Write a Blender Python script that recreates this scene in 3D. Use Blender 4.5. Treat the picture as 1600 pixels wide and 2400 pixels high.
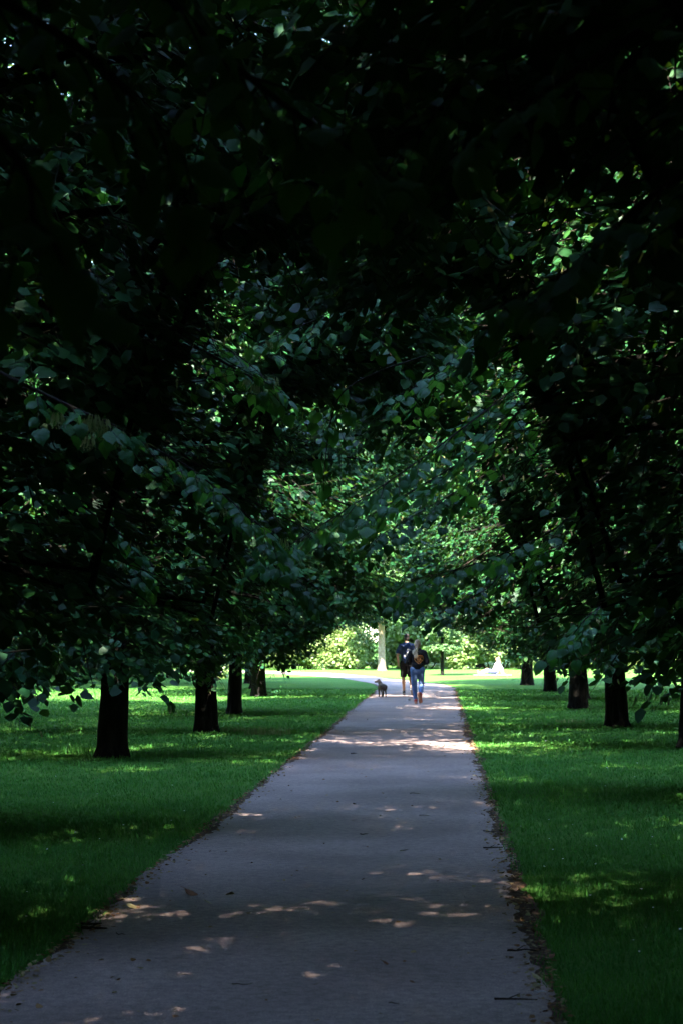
import bpy, bmesh, math, random
import numpy as np
from mathutils import Vector, Matrix, Euler
from mathutils.bvhtree import BVHTree

# ------------------------------------------------------------------ camera, sky, sun, exposure
for o in list(bpy.data.objects):
    bpy.data.objects.remove(o, do_unlink=True)
sc = bpy.context.scene
C = sc.collection
R = math.radians

cam_d = bpy.data.cameras.new("camera")
cam = bpy.data.objects.new("camera", cam_d); C.objects.link(cam)
cam_d.sensor_fit = 'HORIZONTAL'; cam_d.sensor_width = 24.0; cam_d.lens = 63.0
cam_d.clip_start = 0.05; cam_d.clip_end = 3000
cam.location = (0, 0, 1.7)
cam.rotation_euler = (R(90 + 4.085), 0, R(3.11))
cam_d.dof.use_dof = True; cam_d.dof.focus_distance = 17.0; cam_d.dof.aperture_fstop = 5.6
sc.camera = cam

SUN_EL, SUN_AZ = 50.0, -13.0      # the sun stands behind the viewer, to the left
world = bpy.data.worlds.new("World"); sc.world = world; world.use_nodes = True
wn = world.node_tree.nodes; wl = world.node_tree.links; wn.clear()
sky = wn.new('ShaderNodeTexSky'); sky.sky_type = 'NISHITA'; sky.sun_disc = False
sky.sun_elevation = R(SUN_EL); sky.sun_rotation = R(180 - SUN_AZ)
sky.air_density = 1.0; sky.dust_density = 0.15; sky.ozone_density = 1.5
bg = wn.new('ShaderNodeBackground'); bg.inputs['Strength'].default_value = 0.14
wo = wn.new('ShaderNodeOutputWorld')
wl.new(sky.outputs[0], bg.inputs[0]); wl.new(bg.outputs[0], wo.inputs[0])

sun_d = bpy.data.lights.new("sun", 'SUN'); sun_d.energy = 3.2; sun_d.angle = R(0.53); sun_d.color = (1.0, 0.93, 0.82)
sun = bpy.data.objects.new("sun", sun_d); C.objects.link(sun)
sv = Vector((math.sin(R(SUN_AZ)) * math.cos(R(SUN_EL)), -math.cos(R(SUN_AZ)) * math.cos(R(SUN_EL)), math.sin(R(SUN_EL))))
sun.rotation_euler = sv.to_track_quat('Z', 'Y').to_euler(); sun.location = sv * 60

vs = sc.view_settings
vs.view_transform = 'Standard'; vs.look = 'None'; vs.gamma = 1.0; vs.use_curve_mapping = False
vs.exposure = 4.35
cy = sc.cycles
cy.max_bounces = 5; cy.diffuse_bounces = 1; cy.glossy_bounces = 2; cy.transmission_bounces = 4
cy.sample_clamp_indirect = 6.0; cy.caustics_reflective = False; cy.caustics_refractive = False
cy.use_denoising = True; cy.use_adaptive_sampling = True; cy.adaptive_threshold = 0.02

# ------------------------------------------------------------------ helpers
EYE, FPX, VX, HY = 1.7, 4200.0, 1028.0, 1500.0
def spot(x, y):
    """Place on the level ground that stands at x, y of the photograph."""
    d = FPX * EYE / (y - HY)
    return ((x - VX) * d / FPX, d)

def tag(o, label=None, cat=None, group=None, kind=None):
    if label: o["label"] = label
    if cat: o["category"] = cat
    if group: o["group"] = group
    if kind: o["kind"] = kind
    return o

def empty(name, loc=(0, 0, 0), rz=0.0, s=1.0):
    o = bpy.data.objects.new(name, None); C.objects.link(o)
    o.location = loc; o.rotation_euler = (0, 0, rz); o.scale = (s, s, s); o.empty_display_size = 0.2
    return o

def link(name, me, parent=None, mat=None):
    o = bpy.data.objects.new(name, me); C.objects.link(o); o.parent = parent
    if mat is not None and not me.materials: me.materials.append(mat)
    return o

def np_mesh(name, V, polys_flat, loop_tot, mat_idx=None, smooth=False):
    me = bpy.data.meshes.new(name)
    V = np.asarray(V, dtype=np.float32)
    lt = np.asarray(loop_tot, dtype=np.int32)
    ls = np.concatenate(([0], np.cumsum(lt)[:-1])).astype(np.int32)
    me.vertices.add(len(V)); me.vertices.foreach_set("co", V.ravel())
    me.loops.add(len(polys_flat)); me.loops.foreach_set("vertex_index", np.asarray(polys_flat, dtype=np.int32))
    me.polygons.add(len(lt)); me.polygons.foreach_set("loop_start", ls); me.polygons.foreach_set("loop_total", lt)
    if mat_idx is not None: me.polygons.foreach_set("material_index", np.asarray(mat_idx, dtype=np.int32))
    if smooth: me.polygons.foreach_set("use_smooth", np.ones(len(lt), dtype=bool))
    me.update(calc_edges=True); me.validate()
    return me

def unit(a):
    return a / np.maximum(np.linalg.norm(a, axis=-1, keepdims=True), 1e-9)

# ------------------------------------------------------------------ materials
def nodes(name):
    m = bpy.data.materials.new(name); m.use_nodes = True
    nt = m.node_tree; nt.nodes.clear()
    out = nt.nodes.new('ShaderNodeOutputMaterial')
    return m, nt, nt.nodes, nt.links, out

def ramp(nd, stops):
    r = nd.new('ShaderNodeValToRGB'); e = r.color_ramp.elements
    while len(e) < len(stops): e.new(0.5)
    for k, (p, c) in enumerate(stops):
        e[k].position = p; e[k].color = (*c, 1)
    return r

def leaf_mat(name, cols, trans, rough=0.42, spec=0.5, tfac=0.38, veins=False, patch=0.0):
    m, nt, nd, lk, out = nodes(name)
    geo = nd.new('ShaderNodeNewGeometry'); oi = nd.new('ShaderNodeObjectInfo')
    ad = nd.new('ShaderNodeMath'); ad.operation = 'ADD'
    fr = nd.new('ShaderNodeMath'); fr.operation = 'FRACT'
    lk.new(geo.outputs['Random Per Island'], ad.inputs[0]); lk.new(oi.outputs['Random'], ad.inputs[1]); lk.new(ad.outputs[0], fr.inputs[0])
    if patch:                                   # drifts of paler and darker growth
        gp = nd.new('ShaderNodeNewGeometry'); pz = nd.new('ShaderNodeTexNoise'); pz.inputs['Scale'].default_value = 1.3; pz.inputs['Detail'].default_value = 5
        lk.new(gp.outputs['Position'], pz.inputs[0])
        sc_ = nd.new('ShaderNodeMath'); sc_.operation = 'MULTIPLY_ADD'; sc_.inputs[1].default_value = 2.4 * patch; sc_.inputs[2].default_value = -1.2 * patch + 0.25 * (1 - patch)
        lk.new(pz.outputs[0], sc_.inputs[0])
        m1 = nd.new('ShaderNodeMath'); m1.operation = 'MULTIPLY_ADD'; m1.inputs[1].default_value = 0.5; m1.use_clamp = True
        lk.new(fr.outputs[0], m1.inputs[0]); lk.new(sc_.outputs[0], m1.inputs[2]); fr = m1
    r1 = ramp(nd, [(k / (len(cols) - 1), c) for k, c in enumerate(cols)])
    r2 = ramp(nd, [(k / (len(trans) - 1), c) for k, c in enumerate(trans)])
    lk.new(fr.outputs[0], r1.inputs[0]); lk.new(fr.outputs[0], r2.inputs[0])
    p = nd.new('ShaderNodeBsdfPrincipled'); p.inputs['Roughness'].default_value = rough
    p.inputs['Specular IOR Level'].default_value = spec
    lk.new(r1.outputs[0], p.inputs['Base Color'])
    t = nd.new('ShaderNodeBsdfTranslucent'); lk.new(r2.outputs[0], t.inputs['Color'])
    mx = nd.new('ShaderNodeMixShader'); mx.inputs[0].default_value = tfac
    lk.new(p.outputs[0], mx.inputs[1]); lk.new(t.outputs[0], mx.inputs[2]); lk.new(mx.outputs[0], out.inputs[0])
    if veins:
        tc = nd.new('ShaderNodeTexCoord'); nz = nd.new('ShaderNodeTexNoise'); nz.inputs['Scale'].default_value = 9
        bp = nd.new('ShaderNodeBump'); bp.inputs['Strength'].default_value = 0.25; bp.inputs['Distance'].default_value = 0.05
        lk.new(tc.outputs['Object'], nz.inputs[0]); lk.new(nz.outputs[0], bp.inputs['Height']); lk.new(bp.outputs[0], p.inputs['Normal'])
    return m

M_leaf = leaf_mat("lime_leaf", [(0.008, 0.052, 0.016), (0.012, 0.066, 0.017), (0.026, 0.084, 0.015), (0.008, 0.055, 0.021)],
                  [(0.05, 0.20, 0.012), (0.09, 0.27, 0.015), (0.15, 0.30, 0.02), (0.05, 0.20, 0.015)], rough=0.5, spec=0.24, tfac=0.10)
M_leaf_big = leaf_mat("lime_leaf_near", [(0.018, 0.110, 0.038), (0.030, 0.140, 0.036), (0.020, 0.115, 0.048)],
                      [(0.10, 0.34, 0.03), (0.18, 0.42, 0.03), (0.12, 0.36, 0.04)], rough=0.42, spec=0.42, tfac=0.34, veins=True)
M_leaf_far = leaf_mat("sun_brightened_leaf", [(0.035, 0.090, 0.025), (0.055, 0.125, 0.03), (0.085, 0.15, 0.045)],  # brighter leaf copy, sunlight on the far trees put into the colour
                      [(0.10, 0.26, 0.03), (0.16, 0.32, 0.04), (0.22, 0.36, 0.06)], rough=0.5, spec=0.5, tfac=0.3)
M_bushleaf = leaf_mat("shrub_leaf", [(0.075, 0.135, 0.03), (0.13, 0.20, 0.05), (0.18, 0.23, 0.08)],
                      [(0.16, 0.32, 0.04), (0.24, 0.38, 0.06), (0.3, 0.4, 0.1)], tfac=0.3)
M_grass = leaf_mat("grass_blade", [(0.026, 0.125, 0.026), (0.044, 0.190, 0.033), (0.070, 0.240, 0.036), (0.105, 0.285, 0.044), (0.165, 0.300, 0.072)],
                   [(0.08, 0.26, 0.03), (0.12, 0.32, 0.03), (0.16, 0.34, 0.05)], rough=0.5, spec=0.18, tfac=0.3, patch=0.6)
M_tall = leaf_mat("tall_grass_blade", [(0.10, 0.16, 0.04), (0.18, 0.21, 0.08)], [(0.2, 0.32, 0.06), (0.3, 0.34, 0.12)], rough=0.5, tfac=0.3)
M_flower = leaf_mat("lime_flower", [(0.30, 0.34, 0.12), (0.42, 0.42, 0.17)], [(0.4, 0.45, 0.12), (0.5, 0.5, 0.2)], rough=0.6, tfac=0.4)
M_litter = leaf_mat("litter_bits", [(0.13, 0.06, 0.025), (0.20, 0.10, 0.04), (0.32, 0.24, 0.12), (0.07, 0.035, 0.02), (0.35, 0.32, 0.16)],
                    [(0.2, 0.1, 0.04), (0.3, 0.2, 0.06)], rough=0.8, spec=0.2, tfac=0.1)
M_white_flower = leaf_mat("daisy_petal", [(0.7, 0.7, 0.66), (0.8, 0.8, 0.76)], [(0.6, 0.6, 0.5), (0.7, 0.7, 0.6)], rough=0.7, tfac=0.2)

def simple(name, col, rough=0.8, spec=0.3, noise=None, bump=0.0, scale=20.0):
    m, nt, nd, lk, out = nodes(name)
    p = nd.new('ShaderNodeBsdfPrincipled'); p.inputs['Roughness'].default_value = rough
    p.inputs['Specular IOR Level'].default_value = spec; lk.new(p.outputs[0], out.inputs[0])
    tc = nd.new('ShaderNodeTexCoord'); nz = nd.new('ShaderNodeTexNoise')
    nz.inputs['Scale'].default_value = scale; nz.inputs['Detail'].default_value = 6
    lk.new(tc.outputs['Object'], nz.inputs[0])
    c2 = noise or tuple(v * 0.72 for v in col)
    r = ramp(nd, [(0.35, c2), (0.65, col)]); lk.new(nz.outputs[0], r.inputs[0]); lk.new(r.outputs[0], p.inputs['Base Color'])
    if bump:
        b = nd.new('ShaderNodeBump'); b.inputs['Strength'].default_value = bump; b.inputs['Distance'].default_value = 0.02
        lk.new(nz.outputs[0], b.inputs['Height']); lk.new(b.outputs[0], p.inputs['Normal'])
    return m

def bark_mat():
    m, nt, nd, lk, out = nodes("lime_bark")
    p = nd.new('ShaderNodeBsdfPrincipled'); p.inputs['Roughness'].default_value = 0.9; p.inputs['Specular IOR Level'].default_value = 0.04
    tc = nd.new('ShaderNodeTexCoord'); mp = nd.new('ShaderNodeMapping'); mp.inputs['Scale'].default_value = (16, 16, 2.4)
    nz = nd.new('ShaderNodeTexNoise'); nz.inputs['Scale'].default_value = 1.0; nz.inputs['Detail'].default_value = 8; nz.inputs['Roughness'].default_value = 0.65
    n2 = nd.new('ShaderNodeTexNoise'); n2.inputs['Scale'].default_value = 3.0
    lk.new(tc.outputs['Object'], mp.inputs[0]); lk.new(mp.outputs[0], nz.inputs[0]); lk.new(tc.outputs['Object'], n2.inputs[0])
    r = ramp(nd, [(0.35, (0.005, 0.005, 0.005)), (0.52, (0.012, 0.011, 0.010)), (0.7, (0.036, 0.032, 0.028))])
    lk.new(nz.outputs[0], r.inputs[0])
    mx = nd.new('ShaderNodeMixRGB'); mx.blend_type = 'MULTIPLY'; mx.inputs[0].default_value = 0.5
    r2 = ramp(nd, [(0.3, (0.6, 0.62, 0.5)), (0.7, (1, 1, 1))]); lk.new(n2.outputs[0], r2.inputs[0])
    lk.new(r.outputs[0], mx.inputs[1]); lk.new(r2.outputs[0], mx.inputs[2]); lk.new(mx.outputs[0], p.inputs['Base Color'])
    b = nd.new('ShaderNodeBump'); b.inputs['Strength'].default_value = 0.8; b.inputs['Distance'].default_value = 0.03
    lk.new(nz.outputs[0], b.inputs['Height']); lk.new(b.outputs[0], p.inputs['Normal']); lk.new(p.outputs[0], out.inputs[0])
    return m
M_bark = bark_mat()
M_bark_sunlit = simple("sunlit_bark", (0.24, 0.18, 0.125), 0.9, 0.15, noise=(0.14, 0.10, 0.07), bump=0.5, scale=9)  # lightened bark colour carries the sunlight on the far trunk
M_twig = simple("twig_bark", (0.035, 0.026, 0.020), 0.85, 0.2, bump=0.3, scale=60)

def ground_mat():
    m, nt, nd, lk, out = nodes("lawn_turf")
    p = nd.new('ShaderNodeBsdfPrincipled'); p.inputs['Roughness'].default_value = 0.9; p.inputs['Specular IOR Level'].default_value = 0.05
    tc = nd.new('ShaderNodeTexCoord')
    big = nd.new('ShaderNodeTexNoise'); big.inputs['Scale'].default_value = 0.5; big.inputs['Detail'].default_value = 4
    fine = nd.new('ShaderNodeTexNoise'); fine.inputs['Scale'].default_value = 26; fine.inputs['Detail'].default_value = 8; fine.inputs['Roughness'].default_value = 0.75
    lk.new(tc.outputs['Object'], big.inputs[0]); lk.new(tc.outputs['Object'], fine.inputs[0])
    r1 = ramp(nd, [(0.3, (0.030, 0.105, 0.018)), (0.5, (0.065, 0.165, 0.030)), (0.72, (0.140, 0.230, 0.070))])
    lk.new(fine.outputs[0], r1.inputs[0])
    r2 = ramp(nd, [(0.35, (0.75, 0.85, 0.7)), (0.65, (1.15, 1.05, 1.0))]); lk.new(big.outputs[0], r2.inputs[0])
    mx = nd.new('ShaderNodeMixRGB'); mx.blend_type = 'MULTIPLY'; mx.inputs[0].default_value = 1.0
    lk.new(r1.outputs[0], mx.inputs[1]); lk.new(r2.outputs[0], mx.inputs[2]); lk.new(mx.outputs[0], p.inputs['Base Color'])
    b = nd.new('ShaderNodeBump'); b.inputs['Strength'].default_value = 0.9; b.inputs['Distance'].default_value = 0.05
    lk.new(fine.outputs[0], b.inputs['Height']); lk.new(b.outputs[0], p.inputs['Normal']); lk.new(p.outputs[0], out.inputs[0])
    return m

def asphalt_mat():
    m, nt, nd, lk, out = nodes("worn_asphalt")
    p = nd.new('ShaderNodeBsdfPrincipled'); p.inputs['Roughness'].default_value = 0.75; p.inputs['Specular IOR Level'].default_value = 0.35
    tc = nd.new('ShaderNodeTexCoord')
    grit = nd.new('ShaderNodeTexNoise'); grit.inputs['Scale'].default_value = 90; grit.inputs['Detail'].default_value = 4; grit.inputs['Roughness'].default_value = 0.8
    big = nd.new('ShaderNodeTexNoise'); big.inputs['Scale'].default_value = 0.9; big.inputs['Detail'].default_value = 6
    chips = nd.new('ShaderNodeTexVoronoi'); chips.inputs['Scale'].default_value = 130
    for n in (grit, big, chips): lk.new(tc.outputs['Object'], n.inputs[0])
    r1 = ramp(nd, [(0.25, (0.100, 0.072, 0.066)), (0.5, (0.245, 0.180, 0.160)), (0.78, (0.44, 0.345, 0.30))]); lk.new(grit.outputs[0], r1.inputs[0])
    r2 = ramp(nd, [(0.32, (0.78, 0.76, 0.76)), (0.68, (1.12, 1.12, 1.12))]); lk.new(big.outputs[0], r2.inputs[0])
    mid = nd.new('ShaderNodeTexNoise'); mid.inputs['Scale'].default_value = 17; mid.inputs['Detail'].default_value = 5; mid.inputs['Roughness'].default_value = 0.7; lk.new(tc.outputs['Object'], mid.inputs[0])
    r3 = ramp(nd, [(0.30, (0.66, 0.65, 0.66)), (0.5, (1, 1, 1)), (0.72, (1.35, 1.33, 1.32))]); lk.new(mid.outputs[0], r3.inputs[0])
    m0 = nd.new('ShaderNodeMixRGB'); m0.blend_type = 'MULTIPLY'; m0.inputs[0].default_value = 1.0
    lk.new(r1.outputs[0], m0.inputs[1]); lk.new(r3.outputs[0], m0.inputs[2])
    mx = nd.new('ShaderNodeMixRGB'); mx.blend_type = 'MULTIPLY'; mx.inputs[0].default_value = 1.0
    lk.new(m0.outputs[0], mx.inputs[1]); lk.new(r2.outputs[0], mx.inputs[2]); lk.new(mx.outputs[0], p.inputs['Base Color'])
    b = nd.new('ShaderNodeBump'); b.inputs['Strength'].default_value = 0.5; b.inputs['Distance'].default_value = 0.006
    lk.new(chips.outputs['Distance'], b.inputs['Height']); lk.new(b.outputs[0], p.inputs['Normal']); lk.new(p.outputs[0], out.inputs[0])
    return m
M_ground = ground_mat(); M_path = asphalt_mat()
M_soil = simple("edge_soil", (0.085, 0.055, 0.038), 0.95, 0.1, noise=(0.06, 0.038, 0.026), bump=0.8, scale=35)

# ------------------------------------------------------------------ ground, path
rng = np.random.default_rng(7)
def sheet(name, L, Rr, z, mat, kind="structure"):
    """A strip between two rows of points, left and right."""
    n = len(L); V = [(x, y, z) for x, y in L] + [(x, y, z) for x, y in Rr]
    F = [(i, n + i, n + i + 1, i + 1) for i in range(n - 1)]
    me = bpy.data.meshes.new(name); me.from_pydata(V, [], F); me.update()
    o = link(name, me, None, mat); tag(o, kind=kind); return o

gm = bpy.data.meshes.new("ground")
gm.from_pydata([(-1500, -1500, 0), (1500, -1500, 0), (1500, 1500, 0), (-1500, 1500, 0)], [], [(0, 1, 2, 3)])
tag(link("ground", gm, None, M_ground), kind="structure")

def smooth_line(pts, n):
    P = np.array(pts, float); t = np.concatenate(([0], np.cumsum(np.linalg.norm(np.diff(P, axis=0), axis=1))))
    s = np.linspace(0, t[-1], n)
    Q = np.stack([np.interp(s, t, P[:, k]) for k in (0, 1)], 1)
    for _ in range(500):
        Q[1:-1] = 0.25 * Q[:-2] + 0.5 * Q[1:-1] + 0.25 * Q[2:]
    return Q
left_pts = [(-2.06, -12), (-2.06, 20), (-2.06, 45), (-2.06, 64), (-2.5, 69.5), (-4.2, 79), (-6.7, 87), (-11, 94), (-20, 99), (-40, 104)]
right_pts = [(0.49, -12), (0.49, 20), (0.49, 45), (0.50, 63), (0.2, 68), (-0.8, 72.5), (-2.7, 81), (-5.2, 91), (-10, 98), (-20, 102.5), (-40, 108)]
NL = 2600
PL, PR = smooth_line(left_pts, NL), smooth_line(right_pts, NL)
def jit(n, amp, k):
    a = rng.normal(0, 1, n)
    ker = np.ones(k) / k
    a = np.convolve(a, ker, 'same') * math.sqrt(k)
    return a * amp
PLj = PL.copy(); PLj[:, 0] += jit(NL, 0.022, 14) + jit(NL, 0.012, 2) + jit(NL, 0.03, 60)
PRj = PR.copy(); PRj[:, 0] += jit(NL, 0.026, 14) + jit(NL, 0.016, 2) + jit(NL, 0.035, 60)
sheet("path", PLj, PRj, 0.010, M_path)
SL = PL.copy(); SL[:, 0] -= 0.04 + np.abs(jit(NL, 0.03, 20)); SL2 = PL.copy(); SL2[:, 0] += 0.15
SR = PR.copy(); SR[:, 0] += 0.05 + np.abs(jit(NL, 0.05, 20)); SR2 = PR.copy(); SR2[:, 0] -= 0.15
sheet("soil_verge", SL, SL2, 0.005, M_soil); sheet("soil_verge", SR2, SR, 0.005, M_soil)

# ------------------------------------------------------------------ lime trees
LOW = np.array([(0.0, 0.0, 0.0), (0.22, 0.46, -0.10), (0.68, 0.30, -0.13), (1.0, 0.0, -0.12), (0.68, -0.30, -0.13), (0.22, -0.46, -0.10)])
LOW_F = [(0, 3, 2, 1), (0, 5, 4, 3)]

def leaves_geo(P, D, N, S):
    """Vertices and faces of simple folded leaves: base P, tip direction D, face normal N, length S."""
    D = unit(D); N = unit(N - (N * D).sum(1, keepdims=True) * D); W = np.cross(N, D)
    L = LOW[None, :, :] * S[:, None, None]
    V = P[:, None, :] + L[:, :, 0:1] * D[:, None, :] + L[:, :, 1:2] * W[:, None, :] + L[:, :, 2:3] * N[:, None, :]
    n = len(P); base = (np.arange(n) * 6)[:, None]
    F = np.concatenate([base + np.array(LOW_F[0])[None], base + np.array(LOW_F[1])[None]], 1).reshape(-1)
    return V.reshape(-1, 3), F, np.full(2 * n, 4, dtype=np.int32)

def tube_geo(P0, P1, r0, r1, k=3):
    """Many straight thin tubes at once."""
    D = unit(P1 - P0); A = np.where(np.abs(D[:, 2:3]) < 0.9, np.array([[0, 0, 1.0]]), np.array([[1.0, 0, 0]]))
    U = unit(np.cross(D, A)); W = np.cross(D, U); n = len(P0)
    V = np.zeros((n, 2 * k, 3))
    for j in range(k):
        a = 2 * math.pi * j / k; q = math.cos(a) * U + math.sin(a) * W
        V[:, j] = P0 + q * r0[:, None]; V[:, k + j] = P1 + q * r1[:, None]
    base = (np.arange(n) * 2 * k)[:, None]
    F = np.concatenate([base + np.array([j, (j + 1) % k, k + (j + 1) % k, k + j])[None] for j in range(k)], 1).reshape(-1)
    return V.reshape(-1, 3), F, np.full(k * n, 4, dtype=np.int32)

def poly_tube(bm, pts, rad, k=8, wob=0.0, rnd=None):
    rings = []
    for i, p in enumerate(pts):
        p = Vector(p); a = Vector(pts[min(i + 1, len(pts) - 1)]) - Vector(pts[max(i - 1, 0)])
        a.normalize(); u = a.orthogonal() if abs(a.z) < 0.95 else a.cross(Vector((0, 1, 0)))
        u.normalize(); w = a.cross(u)
        rings.append([bm.verts.new(p + (u * math.cos(2 * math.pi * j / k) + w * math.sin(2 * math.pi * j / k)) * rad[i] *
                      (1 + (rnd.uniform(-wob, wob) if rnd else 0))) for j in range(k)])
    for a, b in zip(rings, rings[1:]):
        for j in range(k):
            f = bm.faces.new((a[j], a[(j + 1) % k], b[(j + 1) % k], b[j])); f.smooth = True
    bm.faces.new(rings[-1])
    return rings

ENV_Z = [1.0, 2.5, 4.5, 7.0, 10.0, 13.0, 15.5]
WIDE, SLIM = [3.6, 4.2, 4.9, 5.4, 5.2, 3.8, 0.7], [3.4, 3.9, 4.5, 4.9, 4.6, 3.4, 0.6]

def tree_meshes(seed, env, high, FLAT, n_limb=92, tw_per_m=25, leaf=0.108, edge=(1.9, 3.0), low_z=1.18, H=12.5):
    """One lime tree, its path side towards +x: (wood mesh, crown mesh)."""
    g = np.random.default_rng(seed); rnd = random.Random(seed)
    envelope = lambda z: np.interp(z, ENV_Z, env)
    def skirt_z(px_, py_):
        return np.interp(px_, edge, [low_z, high]) + 0.16 * np.sin(3.1 * py_ + seed) + 0.13 * np.sin(2.3 * px_ + 2.1 * py_)
    bm = bmesh.new()
    zs = [-0.08, 0.02, 0.14, 0.35, 0.8, 1.6, 2.6, 4.5, 7, 9.5, H]
    rs = [0.31, 0.275, 0.24, 0.222, 0.205, 0.19, 0.178, 0.155, 0.11, 0.065, 0.02]
    ctr = [(0.03 * math.sin(z * 0.9 + seed), 0.03 * math.cos(z * 0.7 + seed), z) for z in zs]
    ctr[0] = (ctr[1][0], ctr[1][1], -0.08)
    poly_tube(bm, ctr, rs, 14, 0.05, rnd)
    TP, TD, TL, TO = [], [], [], []
    for i in range(n_limb):
        q = (i + 0.5) / n_limb
        z0 = max(1.75, low_z - 0.7) + 10.6 * q ** 1.25 * (1 - max(0, low_z - 2) * 0.06)
        az = i * 2.39996 + g.uniform(-0.3, 0.3)
        fy = FLAT if FLAT > 0.8 else FLAT * float(np.interp(z0, [2, 6, 12], [1.15, 0.9, 0.55]))
        out = np.array([math.cos(az), math.sin(az) * fy, 0]); sd = np.array([-math.sin(az), math.cos(az), 0])
        if z0 < 3.6:
            ze = z0 + g.uniform(-0.75, 0.5)
        else:
            ze = z0 + g.uniform(0.4, 1.6) + 1.6 * q ** 2
        Ln = float(envelope(ze)) * g.uniform(0.82, 1.05)
        lift = g.uniform(0.5, 1.0) * Ln * 0.25
        def pt(t):
            q_ = raw(t); k_ = skirt_z(q_[0], q_[1]) - 0.05
            if t > 0.3 and q_[2] < k_: q_[2] = k_ + 0.2 * (k_ - q_[2])
            return q_
        def raw(t):
            return np.array([ctr[5][0], ctr[5][1], 0]) + out * Ln * t + sd * 0.35 * math.sin(t * 3 + i) * t + np.array([0, 0, z0 + (ze - z0) * t + lift * 4 * t * (1 - t) * 0.9])
        ts = np.linspace(0.02, 0.9, 7)
        r0 = 0.055 * (1 - 0.55 * q)
        poly_tube(bm, [tuple(pt(t)) for t in ts], [r0 * (1 - 0.85 * t) + 0.004 for t in ts], 5)
        nt = int(Ln * tw_per_m * 0.72)
        t = g.uniform(0.16, 1.03, nt) ** 0.75
        base = np.array([pt(a) for a in t])
        wid = (0.30 + 0.22 * FLAT) * (0.45 + 0.75 * t)
        base = base + sd[None] * (g.normal(0, 1, nt) * wid)[:, None] + np.array([[0, 0, 1.0]]) * (g.normal(0.02, 0.2, nt) - 0.10 * t)[:, None]
        dr = out[None] * g.uniform(0.25, 1.0, nt)[:, None] + sd[None] * g.normal(0, 0.75, nt)[:, None] + np.array([[0, 0, 1.0]]) * g.normal(-0.22, 0.28, nt)[:, None]
        TP.append(base); TD.append(unit(dr)); TL.append(g.uniform(0.38, 0.95, nt)); TO.append(np.repeat(out[None], nt, 0))
    # leafy whips up the leader
    nt = 420
    zz = g.uniform(10.0, 15.0, nt); aa = g.uniform(0, 2 * math.pi, nt); rr = envelope(zz) * np.sqrt(g.uniform(0, 0.7, nt))
    o = np.stack([np.cos(aa), np.sin(aa) * FLAT, 0 * aa], 1)
    TP.append(o * rr[:, None] + np.array([[0, 0, 1.0]]) * zz[:, None]); TD.append(unit(o + np.array([[0, 0, 0.4]]))); TL.append(g.uniform(0.4, 0.9, nt)); TO.append(o)
    P = np.concatenate(TP); D = np.concatenate(TD); Lt = np.concatenate(TL); O = np.concatenate(TO)
    # the skirt: trimmed high over the path, hanging low elsewhere
    skirt = skirt_z(P[:, 0], P[:, 1])
    low = P[:, 2] < skirt
    P[low, 2] = skirt[low] + (skirt[low] - P[low, 2]) * 0.35
    # small breaks between clumps
    cl = np.sin(P[:, 0] * 2.9 + seed) * np.sin(P[:, 1] * 2.6 - seed) * np.sin(P[:, 2] * 3.3 + 1.7 * seed)
    keep = cl > -0.42
    P, D, Lt, O = P[keep], D[keep], Lt[keep], O[keep]
    nT = len(P)
    tip = P + D * Lt[:, None] + np.array([[0, 0, -1.0]]) * (0.12 * Lt)[:, None]
    K = 13
    s = (np.arange(K)[None] + g.uniform(0.1, 0.9, (nT, K))) / K
    s = 0.08 + 0.94 * s
    LP = P[:, None] + D[:, None] * (Lt[:, None] * s)[..., None] + np.array([0, 0, -1.0])[None, None] * (0.12 * Lt[:, None] * s ** 2)[..., None]
    side = unit(np.cross(D, np.array([[0, 0, 1.0]])))
    sign = np.where(np.arange(K) % 2 == 0, 1.0, -1.0)[None, :, None]
    LD = D[:, None] * 0.55 + side[:, None] * sign * 0.8 + np.array([0, 0, -0.45])[None, None] + g.normal(0, 0.28, (nT, K, 3))
    LN = np.array([0, 0, 1.0])[None, None] * 0.8 + O[:, None] * 0.35 + g.normal(0, 0.33, (nT, K, 3))
    LP = LP + side[:, None] * sign * 0.035
    LS = g.uniform(0.72, 1.18, (nT, K)) * leaf
    LP, LD, LN, LS = LP.reshape(-1, 3), LD.reshape(-1, 3), LN.reshape(-1, 3), LS.reshape(-1)
    ok = LP[:, 2] > skirt_z(LP[:, 0], LP[:, 1]) - 0.22
    V1, F1, T1 = leaves_geo(LP[ok], LD[ok], LN[ok], LS[ok])
    V2, F2, T2 = tube_geo(P - D * 0.1, tip, np.full(nT, 0.005), np.full(nT, 0.0015), 3)
    # blossom bracts: pale narrow wings hanging under the leaves
    nb = nT // 3
    ib = g.integers(0, nT, nb); sb = g.uniform(0.3, 1, nb)
    BP = P[ib] + D[ib] * (Lt[ib] * sb)[:, None] + np.array([[0, 0, -0.03]])
    BD = g.normal(0, 0.35, (nb, 3)) + np.array([[0, 0, -1.0]])
    BNn = g.normal(0, 1, (nb, 3))
    V3, F3, T3 = leaves_geo(BP, BD, BNn, g.uniform(0.05, 0.085, nb))
    c = np.repeat(BP, 6, 0); ax = np.repeat(unit(BD), 6, 0)
    dd = V3 - c; al = (dd * ax).sum(1, keepdims=True) * ax
    V3 = c + al + (dd - al) * 0.28
    V = np.concatenate([V1, V2, V3]); F = np.concatenate([F1, F2 + len(V1), F3 + len(V1) + len(V2)]); T = np.concatenate([T1, T2, T3])
    mi = np.concatenate([np.zeros(len(T1)), np.ones(len(T2)), np.full(len(T3), 2)]).astype(np.int32)
    crown = np_mesh("crown", V, F, T, mi)
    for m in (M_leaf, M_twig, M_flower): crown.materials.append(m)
    wood = bpy.data.meshes.new("trunk"); bm.to_mesh(wood); bm.free(); wood.materials.append(M_bark)
    return wood, crown

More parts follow.
